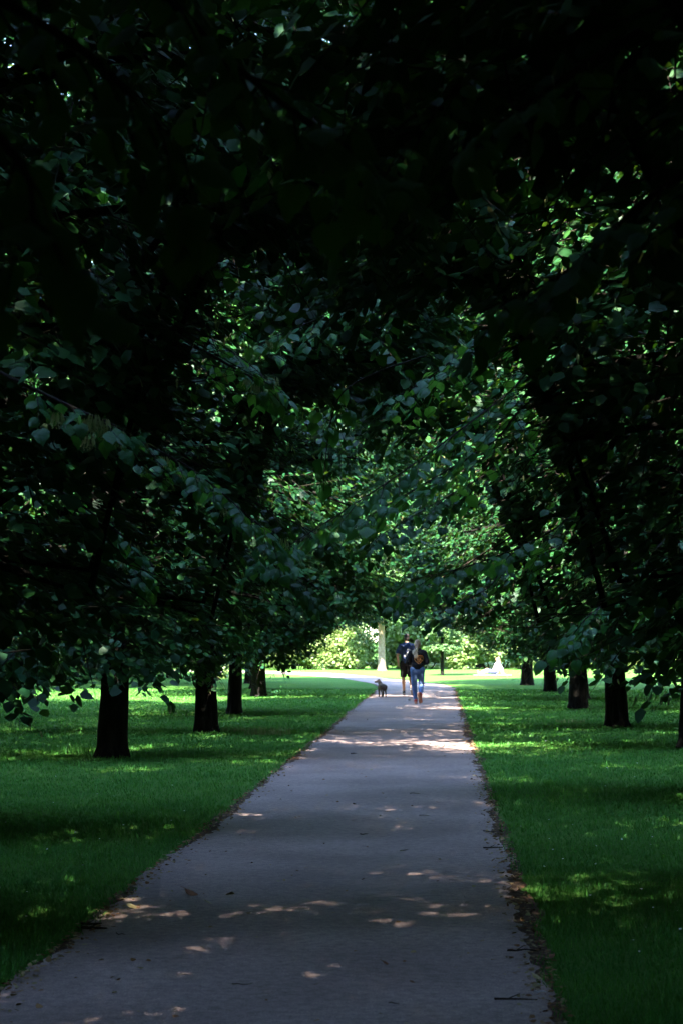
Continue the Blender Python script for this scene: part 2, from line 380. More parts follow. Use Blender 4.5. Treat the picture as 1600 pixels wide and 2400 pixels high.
# full crowns, and crowns of crowded row trees that are narrower along the row
PROTO = [tree_meshes(11, WIDE, 3.7, 0.95, 122), tree_meshes(23, WIDE, 4.3, 0.30, 100, edge=(2.3, 3.2), low_z=1.25), tree_meshes(37, SLIM, 2.45, 0.32, 90, edge=(1.1, 2.5)), tree_meshes(52, SLIM, 2.45, 0.33, 90, edge=(1.1, 2.5)),
         tree_meshes(71, [2.0, 2.1, 2.3, 2.6, 2.4, 1.8, 0.5], 3.4, 0.9, 64, 13, 0.21, low_z=3.1)]

def lime(x, y, rz, s, k, label, group, cat="tree", leaf=None, bark=None):
    t = empty("lime_tree", (x, y, 0), rz, s); tag(t, label, cat, group)
    w, c = PROTO[k]
    tr = link("trunk", w, t)
    if bark:
        tr.material_slots[0].link = 'OBJECT'; tr.material_slots[0].material = bark
    cr = tag(link("crown", c, t), kind="stuff")
    if leaf:
        cr.material_slots[0].link = 'OBJECT'; cr.material_slots[0].material = leaf
    return t

ordn = ["first", "second", "third", "fourth", "fifth", "sixth", "seventh", "eighth"]
G_AV = "lime trees lining the path"
TREES = {}
HID = "lime tree of the avenue standing outside the picture beside the viewer"
lefts = [(-11.2, 0), (-3.8, 0), (2.3, 0), (10.9, 1), (16.4, 1)]
rights = [(-11.0, 0), (-3.5, 0), (4.6, 0), (12.2, 1), (19.8, 1)]
jr = random.Random(5)
for n, (y, k) in enumerate(lefts):
    lab = HID if y < 9 else ("nearest lime tree on the left, only its dark crown overhanging the upper left" if y < 12 else
          "lime tree on the left whose crown hangs just in front of the thickest trunk")
    TREES["L%d" % (n - 5)] = lime(-4.65, y, R(jr.uniform(-4, 4)), jr.uniform(0.97, 1.05), k, lab, G_AV)
TREES["L-3"].rotation_euler.z = R(15)
for n, (y, k) in enumerate(rights):
    lab = HID if y < 9 else ("nearest lime tree on the right, only its black crown filling the upper right" if y < 15 else
          "lime tree on the right with crown behind the drooping bluish bough, trunk out of frame")
    TREES["R%d" % (n - 5)] = lime(3.65, y, R(180 + jr.uniform(-4, 4)), jr.uniform(0.97, 1.05), k, lab, G_AV)
for k in ("L-1", "R-1"):            # the two that close the arch hang lower over the path
    TREES[k].scale = (1.0, 1.0, 0.97)
LL = ["lime tree with the thickest dark trunk, nearest on the left lawn",
      "lime tree on the left with sunlit patches high on its dark trunk",
      "slender trunked lime tree, third trunk along the left lawn",
      "stout lime tree on the left lawn with a leafy shoot at its trunk",
      "lime tree on the left lawn standing just behind the stout fourth trunk",
      "farthest lime tree of the left row, beside the bend of the path"]
for n, (x, y, k, s) in enumerate([(-4.73, 26.0, 2, 1.0), (-4.33, 33.2, 3, 0.96), (-4.72, 41.5, 2, 0.72), (-5.45, 54.0, 3, 0.98), (-6.3, 62.0, 2, 1.0), (-7.4, 70.0, 3, 0.95)]):
    TREES["L%d" % n] = lime(x, y, R(jr.uniform(-4, 4)), s, k, LL[n], G_AV)
    if s < 0.8: TREES["L%d" % n].scale = (0.75, 1.7, 1.0)
RL = ["lime tree whose dark trunk is cut by the right picture edge",
      "lime tree on the right with a pale patch on its flared trunk",
      "third lime tree trunk from the right picture edge, broad and dark",
      "fourth lime tree trunk from the right picture edge",
      "farthest lime tree on the right, nearest to the path bend"]
for n, (x, y, k, s) in enumerate([(4.02, 28.6, 3, 1.04), (3.46, 35.7, 2, 1.0), (3.43, 44.6, 3, 1.03), (3.62, 59.5, 2, 0.95), (3.32, 68.0, 3, 1.04)]):
    TREES["R%d" % n] = lime(x, y, R(180 + jr.uniform(-4, 4)), s, k, RL[n], G_AV)

TREES["R9"] = lime(3.98, 52.0, R(183), 1.0, 2, "added lime tree shading the path, hidden behind the third trunk from the right picture edge", G_AV)  # added to keep the sun off the path; its trunk stays unseen
TREES["R9"].scale = (1.2, 1.3, 1.1); TREES["L3"].scale = (1.0, 1.35, 1.05)
# small shoot at the stout fourth trunk and the trees and shrubs round the lawn
G_BG = "background trees round the sunlit lawn"
t = lime(-3.2, 100.5, R(-90), 1.0, 4, "sunlit trunked tree beyond the bend, left of the walking man", G_BG, leaf=M_leaf_far, bark=M_bark_sunlit)
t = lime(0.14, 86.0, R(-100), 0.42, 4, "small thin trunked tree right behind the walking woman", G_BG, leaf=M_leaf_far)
BG = "leafy background tree closing the view beyond the lawn"
for (x, y, rz, s, k) in [(-30, 112, 10, 1.25, 0), (-22.5, 116, 80, 1.2, 1), (-15.5, 113, 150, 1.3, 2), (-9.0, 117, 30, 1.25, 0), (-3.5, 121, 200, 1.35, 1),
                         (2.5, 113, 100, 1.2, 0), (8.0, 116, 260, 1.3, 2), (14.5, 113, 320, 1.25, 1), (21, 117, 40, 1.3, 0), (28, 113, 120, 1.25, 2), (36, 118, 200, 1.3, 1),
                         (-38, 118, 280, 1.3, 1), (-12, 132, 20, 1.9, 0), (0, 134, 60, 1.9, 0), (12, 133, 90, 1.9, 0), (-25, 133, 130, 1.8, 0), (25, 134, 10, 1.8, 0)]:
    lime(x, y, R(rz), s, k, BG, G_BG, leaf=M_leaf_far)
SIDE = "shady lime tree of the farther row left of the avenue"
for (x, y, rz, s, k) in [(-14.5, 61, 190, 1.05, 1), (-16.0, 69.5, 170, 1.05, 2), (-15.2, 78, 200, 1.0, 0), (-23, 64, 100, 1.1, 2), (-24, 75, 50, 1.1, 1), (-24, 88, 10, 1.1, 0)]:
    lime(x, y, R(rz), s, k, SIDE, "lime trees of the farther left row")
SIDE2 = "shady tree on the far right behind the trunks"
for (x, y, rz, s, k) in [(15.0, 64, 20, 1.05, 0), (15.5, 73, 0, 1.05, 2), (22, 84, 50, 1.1, 1)]:
    lime(x, y, R(rz), s, k, SIDE2, "trees on the far right lawn")

OUT = "unseen tree added out of the picture to keep low sky light off the avenue"
for (x, y, rz, s, k) in [(-13.5, -8, 180, 1.1, 0), (-13.0, 1, 180, 1.05, 0), (-13.5, 10, 180, 1.1, 0), (-13.0, 19, 180, 1.05, 0), (-13.5, 28, 180, 1.1, 0), (-13.2, 37, 180, 1.0, 0),
                         (11.0, -8, 0, 1.1, 0), (11.5, 1, 0, 1.05, 0), (11.0, 10, 0, 1.1, 0), (11.4, 19, 0, 1.05, 0), (11.0, 28, 0, 1.1, 0), (11.3, 37, 0, 1.05, 0), (11.2, 46, 0, 1.1, 0), (11.6, 55, 0, 1.0, 0),
                         (-6, -24, 0, 1.2, 0), (4, -22, 0, 1.2, 0), (-14, -19, 0, 1.2, 0), (13, -18, 0, 1.2, 0), (-1, -34, 0, 1.4, 0), (-22, -14, 0, 1.3, 0), (21, -13, 0, 1.3, 0)] + \
                        [(sd * 23.0 + (i % 2) * 2 - 1, -3 + 10.5 * i, 40 * i, 1.35, 0) for sd in (-1, 1) for i in range(6)]:  # unseen rows added round the avenue to hold back low sky light
    lime(x, y, R(rz), s, k, OUT, "unseen trees screening the avenue")

def bush_mesh(seed, n=9000):
    g = np.random.default_rng(seed)
    cs = np.stack([g.uniform(-1.5, 1.5, 16), g.uniform(-0.8, 0.8, 16), g.uniform(0.3, 1.65, 16)], 1); rr = g.uniform(0.4, 0.75, 16)
    k = g.integers(0, 16, n); d = unit(g.normal(0, 1, (n, 3)))
    P = cs[k] + d * (rr[k] * g.uniform(0.55, 1.05, n) ** 0.6)[:, None]
    P[:, 2] = np.abs(P[:, 2]) * 1.0 + 0.05
    D = d * 0.6 + g.normal(0, 0.5, (n, 3)) + np.array([[0, 0, -0.2]]); N = d * 0.6 + np.array([[0, 0, 0.7]]) + g.normal(0, 0.35, (n, 3))
    V, F, T = leaves_geo(P, D, N, g.uniform(0.09, 0.17, n))
    me = np_mesh("foliage", V, F, T); me.materials.append(M_bushleaf)
    bm = bmesh.new()
    for i in range(9):
        e = cs[i]; b = (e[0] * 0.35, e[1] * 0.4, -0.05)
        poly_tube(bm, [b, tuple((np.array(b) + e) * 0.5 + np.array([0, 0, 0.15])), tuple(e)], [0.03, 0.02, 0.008], 5)
    st = bpy.data.meshes.new("stem"); bm.to_mesh(st); bm.free(); st.materials.append(M_twig)
    return me, st
BUSH = [bush_mesh(3), bush_mesh(8)]
def bush(x, y, rz, s, k, label):
    b = empty("shrub", (x, y, 0), R(rz), s); tag(b, label, "shrub", "shrubs along the far lawn")
    tag(link("foliage", BUSH[k][0], b), kind="stuff"); link("stem", BUSH[k][1], b)
bush(-8.3, 103.0, 10, 1.0, 0, "low sunlit shrub at the left end of the bright shrub row")
bush(-6.3, 103.5, 190, 1.22, 1, "bright sunlit shrub in the middle of the row by the path bend")
bush(-4.9, 104.6, 60, 1.1, 0, "bright shrub beside the sunlit tree trunk at the bend")
bush(1.6, 105.0, 20, 1.35, 1, "sunlit shrub just right of the walking woman's jeans")
bush(4.9, 104.0, 80, 0.95, 0, "bright yellowish shrub behind the person sitting in white")
FAR = "dark shrub in the hedge line behind the far lawn"
for i, (x, y) in enumerate([(-12.2, 106), (-15.5, 107), (-19, 106.5), (-22.5, 107.5), (-26, 107), (-1.2, 107.0), (-10.3, 108.5), (8.2, 106.5), (11.4, 107), (14.8, 106), (18.2, 107), (21.6, 106.5), (25, 107), (28.5, 107), (3.4, 108), (6.4, 108.5)]):
    bush(x, y, i * 77, 1.15 + 0.18 * (i % 3), i % 2, FAR)
for i, (x, y) in enumerate([(-11.5, 80), (-14.5, 83), (-18, 82), (-21, 81.5), (-25, 83)]):
    bush(x, y, i * 50, 1.2, i % 2, "dark shrub in the shade beyond the left lawn")

SKY_SCREEN = "unseen shrub added out of the picture to block low sky light"
i = 0
for (x, y) in [(sd * 27.0, -24 + 3.6 * j) for sd in (-1, 1) for j in range(24)] + [(-25 + 4.2 * j, -29.0) for j in range(13)]:  # added ring, unseen, that shuts out light from the horizon
    b = empty("shrub", (x, y, 0), R(90 * (abs(x) > 26) + 180 * (i % 2)), 1.75); tag(b, SKY_SCREEN, "shrub", "added shrubs blocking low sky light")
    tag(link("foliage", BUSH[i % 2][0], b), kind="stuff"); link("stem", BUSH[i % 2][1], b); i += 1

# ------------------------------------------------------------------ boughs near the viewer, leaf by leaf
def at(x, y, d):
    return Vector(((x - VX) * d / FPX, d, EYE + (HY - y) * d / FPX))

def big_leaf(seed):
    """A toothed heart-shaped lime leaf of unit length, folded and veined, with its stalk."""
    rd = random.Random(seed); bm = bmesh.new()
    us = [0.0, 0.10, 0.22, 0.36, 0.50, 0.64, 0.77, 0.88, 1.0]
    wd = [0.12, 0.38, 0.47, 0.47, 0.42, 0.33, 0.21, 0.09, 0.0]
    rows = []
    fold = rd.uniform(0.12, 0.4); droop = rd.uniform(0.15, 0.4); tw = rd.uniform(-0.15, 0.15)
    for u, w in zip(us, wd):
        row = []
        for v in (-1, -0.55, 0, 0.55, 1):
            ww = w * (1 + (rd.uniform(-0.07, 0.07) if abs(v) == 1 else 0))
            uu = u - 0.12 * abs(v) ** 2 * (1 - u) + (0.02 if abs(v) == 1 else 0) * rd.uniform(-1, 1)
            z = -fold * abs(v) * ww - droop * u * u + tw * v * ww + 0.02 * math.sin(u * 22 + abs(v) * 3)
            row.append(bm.verts.new((uu, v * ww, z)))
        rows.append(row)
    for a, b in zip(rows, rows[1:]):
        for j in range(4):
            try: bm.faces.new((a[j], b[j], b[j + 1], a[j + 1])).smooth = True
            except ValueError: pass
    bmesh.ops.remove_doubles(bm, verts=bm.verts, dist=1e-4)
    n0 = len(bm.faces)
    poly_tube(bm, [(-0.42, 0, 0.12), (-0.2, 0, 0.05), (0.04, 0, -0.004), (0.5, 0, -droop * 0.25 - 0.008)], [0.014, 0.012, 0.012, 0.006], 4)
    bm.faces.ensure_lookup_table()
    for f in bm.faces[n0:]: f.material_index = 1
    me = bpy.data.meshes.new("leaf"); bm.to_mesh(me); bm.free()
    me.materials.append(M_leaf_big); me.materials.append(M_stalk)
    return me
M_stalk = simple("leaf_stalk", (0.22, 0.28, 0.07), 0.6, 0.3)
LEAVES = [big_leaf(s) for s in range(6)]

def flower_mesh():
    rd = random.Random(4); bm = bmesh.new()
    def wing(o, d, L, w):
        o = Vector(o); d = Vector(d).normalized(); s = d.orthogonal().normalized()
        v = [bm.verts.new(o + d * L * t + s * w * q) for t, q in ((0, 0), (0.25, 0.8), (0.6, 1), (1, 0.2), (0.6, -1), (0.25, -0.8))]
        bm.faces.new(v)
    for k in range(7):
        a = k * 2.4; o = (0.25 * math.cos(a), 0.25 * math.sin(a), rd.uniform(-0.1, 0.1))
        wing(o, (0.25 * math.cos(a), 0.25 * math.sin(a), -1), 0.75, 0.09)
        for q in range(3):
            e = (o[0] * 1.2 + rd.uniform(-0.2, 0.2), o[1] * 1.2 + rd.uniform(-0.2, 0.2), -0.75 + rd.uniform(-0.25, 0.15))
            poly_tube(bm, [o, e], [0.012, 0.01], 3)
            bmesh.ops.create_icosphere(bm, subdivisions=1, radius=0.055, matrix=Matrix.Translation(e))
    me = bpy.data.meshes.new("flower_cluster"); bm.to_mesh(me); bm.free(); me.materials.append(M_flower); return me
FLOWER = flower_mesh()

def tree_inv(t):
    return (Matrix.LocRotScale(t.location, t.rotation_euler, t.scale)).inverted()

def put_leaf(br, P, D, N, S, me, name="leaf"):
    D = Vector(D).normalized(); N = Vector(N); N = (N - D * N.dot(D)).normalized(); W = N.cross(D)
    o = bpy.data.objects.new(name, me); C.objects.link(o); o.parent = br
    m = Matrix(((D.x, W.x, N.x, P[0]), (D.y, W.y, N.y, P[1]), (D.z, W.z, N.z, P[2]), (0, 0, 0, 1)))
    o.matrix_basis = m @ Matrix.Diagonal((S, S, S, 1))
    return o

def bough(key, pts, n_tw, tw_len, n_leaf, size, seed, root=None, r0=0.012, sag=0.12, spread=1.0, tmin=0.25, flowers=0, up=(0, -0.12, 1.0), joined=False):
    """A bough of the tree `key` through the given points; every leaf is its own object."""
    rd = random.Random(seed); t = TREES[key]
    P = ([Vector(root)] if root else []) + [at(*p) for p in pts]
    Q = []
    for i in range(len(P) - 1):                        # catmull-rom through the points
        a, b, c, d = P[max(i - 1, 0)], P[i], P[i + 1], P[min(i + 2, len(P) - 1)]
        for k in range(6):
            u = k / 6
            Q.append(0.5 * ((2 * b) + (c - a) * u + (2 * a - 5 * b + 4 * c - d) * u * u + (3 * b - a - 3 * c + d) * u ** 3))
    Q.append(P[-1])
    bm = bmesh.new(); n = len(Q)
    poly_tube(bm, Q, [r0 * (1 - 0.88 * i / (n - 1)) + 0.0015 for i in range(n)], 6)
    spec = []
    for k in range(n_tw):
        tt = tmin + (1 - tmin) * ((k + rd.random()) / n_tw)
        i = min(int(tt * (n - 1)), n - 2); o = Q[i].lerp(Q[i + 1], tt * (n - 1) - i)
        ax = (Q[i + 1] - Q[i]).normalized(); sd = ax.cross(Vector((0, 0, 1))).normalized() * (1 if k % 2 else -1)
        d = (ax * rd.uniform(0.4, 1.0) + sd * rd.uniform(0.4, 1.1) * spread + Vector((0, 0, rd.uniform(-0.35, 0.15)))).normalized()
        L = tw_len * rd.uniform(0.6, 1.15) * (1.1 - 0.5 * tt)
        pts2 = [o + d * L * q + Vector((0, 0, -sag * L * q * q * 2)) for q in (0, 0.35, 0.7, 1.0)]
        poly_tube(bm, pts2, [0.0045, 0.0035, 0.0025, 0.0012], 4)
        m = max(2, int(n_leaf * rd.uniform(0.7, 1.3)))
        for j in range(m):
            q = (j + 0.6) / m; s2 = d.cross(Vector((0, 0, 1))).normalized() * (1 if j % 2 else -1)
            if j == m - 1: s2 *= 0.2
            pos = o + d * L * q + Vector((0, 0, -sag * L * q * q * 2))
            ld = d * 0.6 + s2 * 0.75 + Vector((rd.gauss(0, 0.2), rd.gauss(0, 0.2), -0.45 + rd.gauss(0, 0.22)))
            ln = Vector(up) + Vector((rd.gauss(0, 0.28), rd.gauss(0, 0.28), 0))
            sz = size * rd.uniform(0.72, 1.18)
            ldn = ld.normalized()
            spec.append((pos + ldn * sz * 0.4, ldn, ln, sz, rd.randrange(6)))
    me = bpy.data.meshes.new("bough"); bm.to_mesh(me); bm.free(); me.materials.append(M_twig)
    br = link("bough", me, t); br.matrix_parent_inverse = tree_inv(t)
    if joined:                                         # beyond the leaves kept one by one: a single spray
        bm = bmesh.new()
        for (p, d, nn, s, k) in spec:
            o = put_leaf(br, p, d, nn, s, LEAVES[k]); m = o.matrix_basis.copy(); bpy.data.objects.remove(o)
            n0 = len(bm.verts); bm.from_mesh(LEAVES[k]); bm.verts.ensure_lookup_table(); bmesh.ops.transform(bm, matrix=m, verts=bm.verts[n0:])
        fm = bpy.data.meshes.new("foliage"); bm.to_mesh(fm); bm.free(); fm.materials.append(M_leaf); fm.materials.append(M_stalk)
        tag(link("foliage", fm, br), kind="stuff")
        return br
    for (p, d, nn, s, k) in spec: put_leaf(br, p, d, nn, s, LEAVES[k])
    for k in range(flowers):
        o = Q[rd.randrange(n // 2, n)] + Vector((rd.uniform(-.15, .15), rd.uniform(-.15, .15), -0.05))
        put_leaf(br, o, (1, rd.random() - .5, 0), (0, 0, 1), rd.uniform(0.07, 0.1), FLOWER, "flower_cluster")
    return br

# the bough that sweeps in from the right, and the ones above it
bough("R-1", [(1400, 760, 16.6), (1180, 930, 15.9), (980, 1080, 15.4), (800, 1200, 15.1), (625, 1310, 14.9)], 28, 0.7, 6, 0.112, 1, root=(3.5, 19.8, 4.6))
bough("R-1", [(1330, 480, 16.4), (1100, 570, 15.8), (900, 660, 15.4), (740, 740, 15.2), (620, 790, 15.0)], 20, 0.7, 6, 0.105, 2, root=(3.5, 19.8, 5.6), flowers=3)
bough("R-2", [(1350, 900, 13.6), (1150, 1040, 14.2), (1000, 1130, 14.5), (860, 1210, 14.6)], 18, 0.6, 6, 0.105, 3, root=(3.5, 12.4, 3.7))
bough("R-2", [(1500, 1080, 14.0), (1300, 1240, 14.2), (1120, 1320, 14.4), (960, 1360, 14.5)], 20, 0.6, 6, 0.10, 4, root=(3.5, 12.4, 3.2))
bough("R-1", [(1580, 1250, 15.6), (1480, 1370, 15.2), (1380, 1440, 15.0), (1330, 1500, 14.9)], 14, 0.5, 6, 0.10, 5, root=(3.5, 19.8, 3.0))
bough("R-2", [(1450, 560, 13.4), (1250, 700, 14.0), (1080, 830, 14.4), (930, 930, 14.6)], 18, 0.6, 6, 0.10, 18, root=(3.5, 12.4, 5.0))
# boughs on the left
bough("L-1", [(100, 380, 14.0), (300, 450, 13.8), (480, 500, 13.7), (660, 560, 13.6)], 22, 0.6, 6, 0.10, 6, root=(-5.0, 16.4, 5.2), flowers=4)
bough("L-1", [(300, 440, 13.5), (480, 520, 13.4), (545, 600, 13.4), (560, 680, 13.4), (572, 730, 13.4)], 7, 0.26, 3, 0.105, 7, sag=0.4)
bough("L-1", [(250, 640, 14.2), (420, 740, 13.9), (560, 830, 13.8), (640, 900, 13.7)], 16, 0.55, 6, 0.10, 19, root=(-5.0, 16.4, 4.5), flowers=3)
bough("L-1", [(60, 900, 14.0), (230, 990, 13.8), (420, 1080, 13.6), (560, 1190, 13.5), (640, 1260, 13.4)], 22, 0.55, 6, 0.098, 8, root=(-5.0, 16.4, 3.9), flowers=6)
bough("L-2", [(0, 1060, 12.9), (180, 1180, 12.9), (300, 1270, 12.9), (330, 1330, 12.9)], 14, 0.45, 6, 0.092, 9, flowers=4)
bough("L-2", [(-100, 820, 9.0), (60, 900, 8.9), (190, 960, 8.8), (260, 990, 8.8)], 8, 0.35, 5, 0.08, 10, flowers=7)
bough("L-2", [(380, 760, 12.4), (500, 830, 12.6), (590, 880, 12.7), (620, 900, 12.8)], 7, 0.35, 4, 0.10, 11, flowers=5)
# shaded sprays that lower the arch over the path
bough("L-1", [(300, 1020, 17.8), (480, 1120, 17.6), (640, 1200, 17.5), (760, 1260, 17.4)], 26, 0.7, 7, 0.10, 41, root=(-4.6, 16.4, 3.7), joined=True)
bough("L-1", [(380, 1180, 18.2), (520, 1260, 18.0), (650, 1330, 17.9), (740, 1390, 17.9)], 24, 0.6, 7, 0.10, 42, root=(-4.6, 16.4, 3.2), joined=True)
bough("R-1", [(1350, 1000, 19.2), (1180, 1090, 18.9), (1020, 1180, 18.7), (880, 1260, 18.6)], 28, 0.75, 7, 0.10, 43, root=(3.5, 19.8, 4.0), joined=True)
bough("R-1", [(1320, 1180, 20.4), (1180, 1270, 20.2), (1060, 1340, 20.0), (950, 1400, 19.9)], 26, 0.7, 7, 0.10, 44, root=(3.5, 19.8, 3.5), joined=True)
bough("R-1", [(1250, 1300, 21.4), (1140, 1380, 21.2), (1060, 1420, 21.0), (980, 1440, 21.0)], 18, 0.6, 7, 0.10, 45, root=(3.5, 19.8, 2.9), joined=True)
# dark leaves close to the lens
bough("L-3", [(-300, 60, 3.0), (-60, 260, 2.9), (40, 380, 2.8), (60, 520, 2.75)], 7, 0.16, 3, 0.095, 12, sag=0.6, tmin=0.1)
bough("L-3", [(-200, -150, 3.6), (150, 60, 3.6), (300, 200, 3.6), (420, 330, 3.6)], 10, 0.25, 4, 0.09, 13, sag=0.4, tmin=0.1)
bough("L-3", [(300, -150, 4.4), (500, 80, 4.4), (700, 250, 4.5), (860, 380, 4.6)], 14, 0.35, 5, 0.088, 14, tmin=0.1)
bough("R-3", [(1700, -60, 5.0), (1400, 120, 4.9), (1250, 220, 4.8), (1130, 300, 4.75)], 9, 0.25, 4, 0.088, 15, tmin=0.1)
bough("R-3", [(1750, 300, 5.4), (1500, 480, 5.4), (1350, 620, 5.4), (1200, 700, 5.4)], 14, 0.35, 5, 0.088, 16, tmin=0.1)
bough("R-3", [(1300, -100, 6.2), (1100, 150, 6.2), (960, 330, 6.2), (830, 470, 6.2)], 14, 0.35, 5, 0.088, 17, tmin=0.1)
# the sprig that hangs in the middle, leaf under leaf
br = bough("R-2", [(1000, 830, 13.9), (880, 870, 13.8), (800, 920, 13.8), (772, 1000, 13.8), (760, 1100, 13.8), (758, 1150, 13.8)], 1, 0.1, 1, 0.07, 21, tmin=0.5, r0=0.006)
for (x, y, s, dx) in [(742, 985, .12, -.5), (800, 930, .135, .4), (815, 985, .135, .5), (778, 1030, .13, .15), (752, 1100, .13, -.05), (760, 1160, .13, -.1), (735, 1012, .09, -.2), (748, 1128, .07, -.3)]:
    put_leaf(br, at(x, y - 22, 13.8), (dx, -0.1, -1), (0.15, -0.85, 0.55), s, LEAVES[(x + y) % 6])

# ------------------------------------------------------------------ people and dog
SCR = bpy.data.scenes.new("scratch")       # an empty bench, so that growing a surface does not touch the big scene
bm = bmesh.new(); bmesh.ops.create_uvsphere(bm, u_segments=20, v_segments=14, radius=1)
BALL = ([v.co.copy() for v in bm.verts], [tuple(v.index for v in f.verts) for f in bm.faces]); bm.free()
def shape(name, prims, voxel, mat, parent=None, smooth=4):
    """One continuous surface grown round limbs ('c'), flat-ended sleeves ('f') and ellipsoids ('e')."""
    VV, FF = [], []
    def add(tv, tf, M):
        k = len(VV); VV.extend((M @ v)[:] for v in tv); FF.extend(tuple(i + k for i in f) for f in tf)
    for p in prims:
        if p[0] in 'cf':
            a, b, r0, r1 = Vector(p[1]), Vector(p[2]), p[3], p[4]
            q = (b - a).to_track_quat('Z', 'Y').to_matrix().to_4x4()
            S = Matrix.Diagonal((1, p[5] if len(p) > 5 else 1.0, 1, 1))      # flatten front to back
            hl = (b - a).length / 2
            cv = [Vector((r * math.cos(i * math.pi / 10), r * math.sin(i * math.pi / 10), z)) for r, z in ((r0, -hl), (r1, hl)) for i in range(20)]
            cf = [(i, (i + 1) % 20, 20 + (i + 1) % 20, 20 + i) for i in range(20)] + [tuple(range(19, -1, -1)), tuple(range(20, 40))]
            add(cv, cf, Matrix.Translation((a + b) / 2) @ S @ q)
            if p[0] == 'c':
                for c, r in ((a, r0), (b, r1)):
                    add(*BALL, Matrix.Translation(c) @ S @ Matrix.Scale(r * 1.001, 4))
        else:
            rot = Euler(p[3]).to_matrix().to_4x4() if len(p) > 3 else Matrix()
            add(*BALL, Matrix.Translation(p[1]) @ rot @ Matrix.Diagonal((*p[2], 1)))
    me = bpy.data.meshes.new(name); me.from_pydata(VV, [], FF); me.update()
    tmp = bpy.data.objects.new("tmp", me); SCR.collection.objects.link(tmp)
    rm = tmp.modifiers.new("r", 'REMESH'); rm.mode = 'VOXEL'; rm.voxel_size = voxel
    sm = tmp.modifiers.new("s", 'SMOOTH'); sm.factor = 0.5; sm.iterations = smooth
    with bpy.context.temp_override(scene=SCR, view_layer=SCR.view_layers[0]):
        dg = bpy.context.evaluated_depsgraph_get()
    out = bpy.data.meshes.new_from_object(tmp.evaluated_get(dg))
    bpy.data.objects.remove(tmp); bpy.data.meshes.remove(me)
    out.name = name; out.materials.clear(); out.materials.append(mat)
    out.polygons.foreach_set("use_smooth", np.ones(len(out.polygons), dtype=bool))
    return link(name, out, parent)

def hand(w, d, side, curl=0.5, nrm=(0, 1, 0)):
    """Palm, four fingers of different lengths and a thumb; w wrist, d pointing direction."""
    d = Vector(d).normalized(); n = Vector(nrm); n = (n - d * n.dot(d)).normalized(); s = d.cross(n) * side
    w = Vector(w); pr = [('e', w + d * 0.045, (0.03, 0.03, 0.045), tuple(d.to_track_quat('Z', 'Y').to_euler()))]
    for k, L in enumerate((0.068, 0.078, 0.073, 0.056)):
        b = w + d * 0.075 + s * (0.027 - 0.018 * k); m = b + d * L * 0.55 + n * L * 0.2 * curl; e = m + d * L * 0.35 + n * L * 0.5 * curl
        pr += [('c', b, m, 0.0085, 0.0078), ('c', m, e, 0.0078, 0.0068)]
    b = w + d * 0.025 + s * 0.026; m = b + s * 0.022 + d * 0.03 + n * 0.012; e = m + d * 0.032 + n * 0.01
    pr += [('c', b, m, 0.011, 0.009), ('c', m, e, 0.009, 0.0075)]
    return pr

def head(c, tilt=0.0):
    c = Vector(c)
    return [('e', c, (0.076, 0.096, 0.112)), ('e', c + Vector((0, 0.03, -0.055)), (0.058, 0.07, 0.068)),
            ('c', c + Vector((0, 0.092, 0.005)), c + Vector((0, 0.112, -0.022)), 0.009, 0.014),
            ('e', c + Vector((0, 0.088, -0.062)), (0.025, 0.014, 0.010)),
            ('e', c + Vector((0.078, 0.0, -0.01)), (0.012, 0.022, 0.033)), ('e', c + Vector((-0.078, 0.0, -0.01)), (0.012, 0.022, 0.033)),
            ('e', c + Vector((0.03, 0.086, 0.012)), (0.014, 0.010, 0.009)), ('e', c + Vector((-0.03, 0.086, 0.012)), (0.014, 0.010, 0.009))]

M_skin = simple("skin", (0.50, 0.30, 0.21), 0.55, 0.4, noise=(0.44, 0.25, 0.17), scale=14)
M_navy = simple("navy_cotton", (0.036, 0.056, 0.130), 0.9, 0.15, bump=0.15, scale=30)
M_black = simple("black_cloth", (0.012, 0.012, 0.014), 0.9, 0.2, bump=0.2, scale=30)
M_denim = simple("blue_denim", (0.115, 0.185, 0.36), 0.9, 0.15, noise=(0.08, 0.13, 0.27), bump=0.15, scale=24)
M_darkhair = simple("dark_hair", (0.025, 0.017, 0.013), 0.6, 0.4, bump=0.4, scale=90)
M_blond = simple("blonde_hair", (0.34, 0.20, 0.10), 0.55, 0.4, noise=(0.20, 0.11, 0.055), bump=0.5, scale=60)
M_pale = simple("pale_hair", (0.62, 0.50, 0.34), 0.6, 0.3, noise=(0.40, 0.29, 0.18), bump=0.6, scale=50)
M_print = simple("white_print", (0.72, 0.72, 0.74), 0.8, 0.2)
M_orange = simple("orange_print", (0.70, 0.28, 0.08), 0.8, 0.2)
M_shoe = simple("grey_shoe", (0.05, 0.048, 0.05), 0.7, 0.3)
M_sole = simple("pale_sole", (0.40, 0.38, 0.35), 0.8, 0.2)
M_red = simple("red_shoe", (0.42, 0.055, 0.05), 0.7, 0.3)
M_redsole = simple("orange_sole", (0.55, 0.26, 0.16), 0.8, 0.2)
M_white = simple("white_cloth", (0.78, 0.78, 0.76), 0.9, 0.2, noise=(0.7, 0.7, 0.69), bump=0.2, scale=12)
M_slate = simple("slate_cloth", (0.05, 0.06, 0.10), 0.9, 0.2)

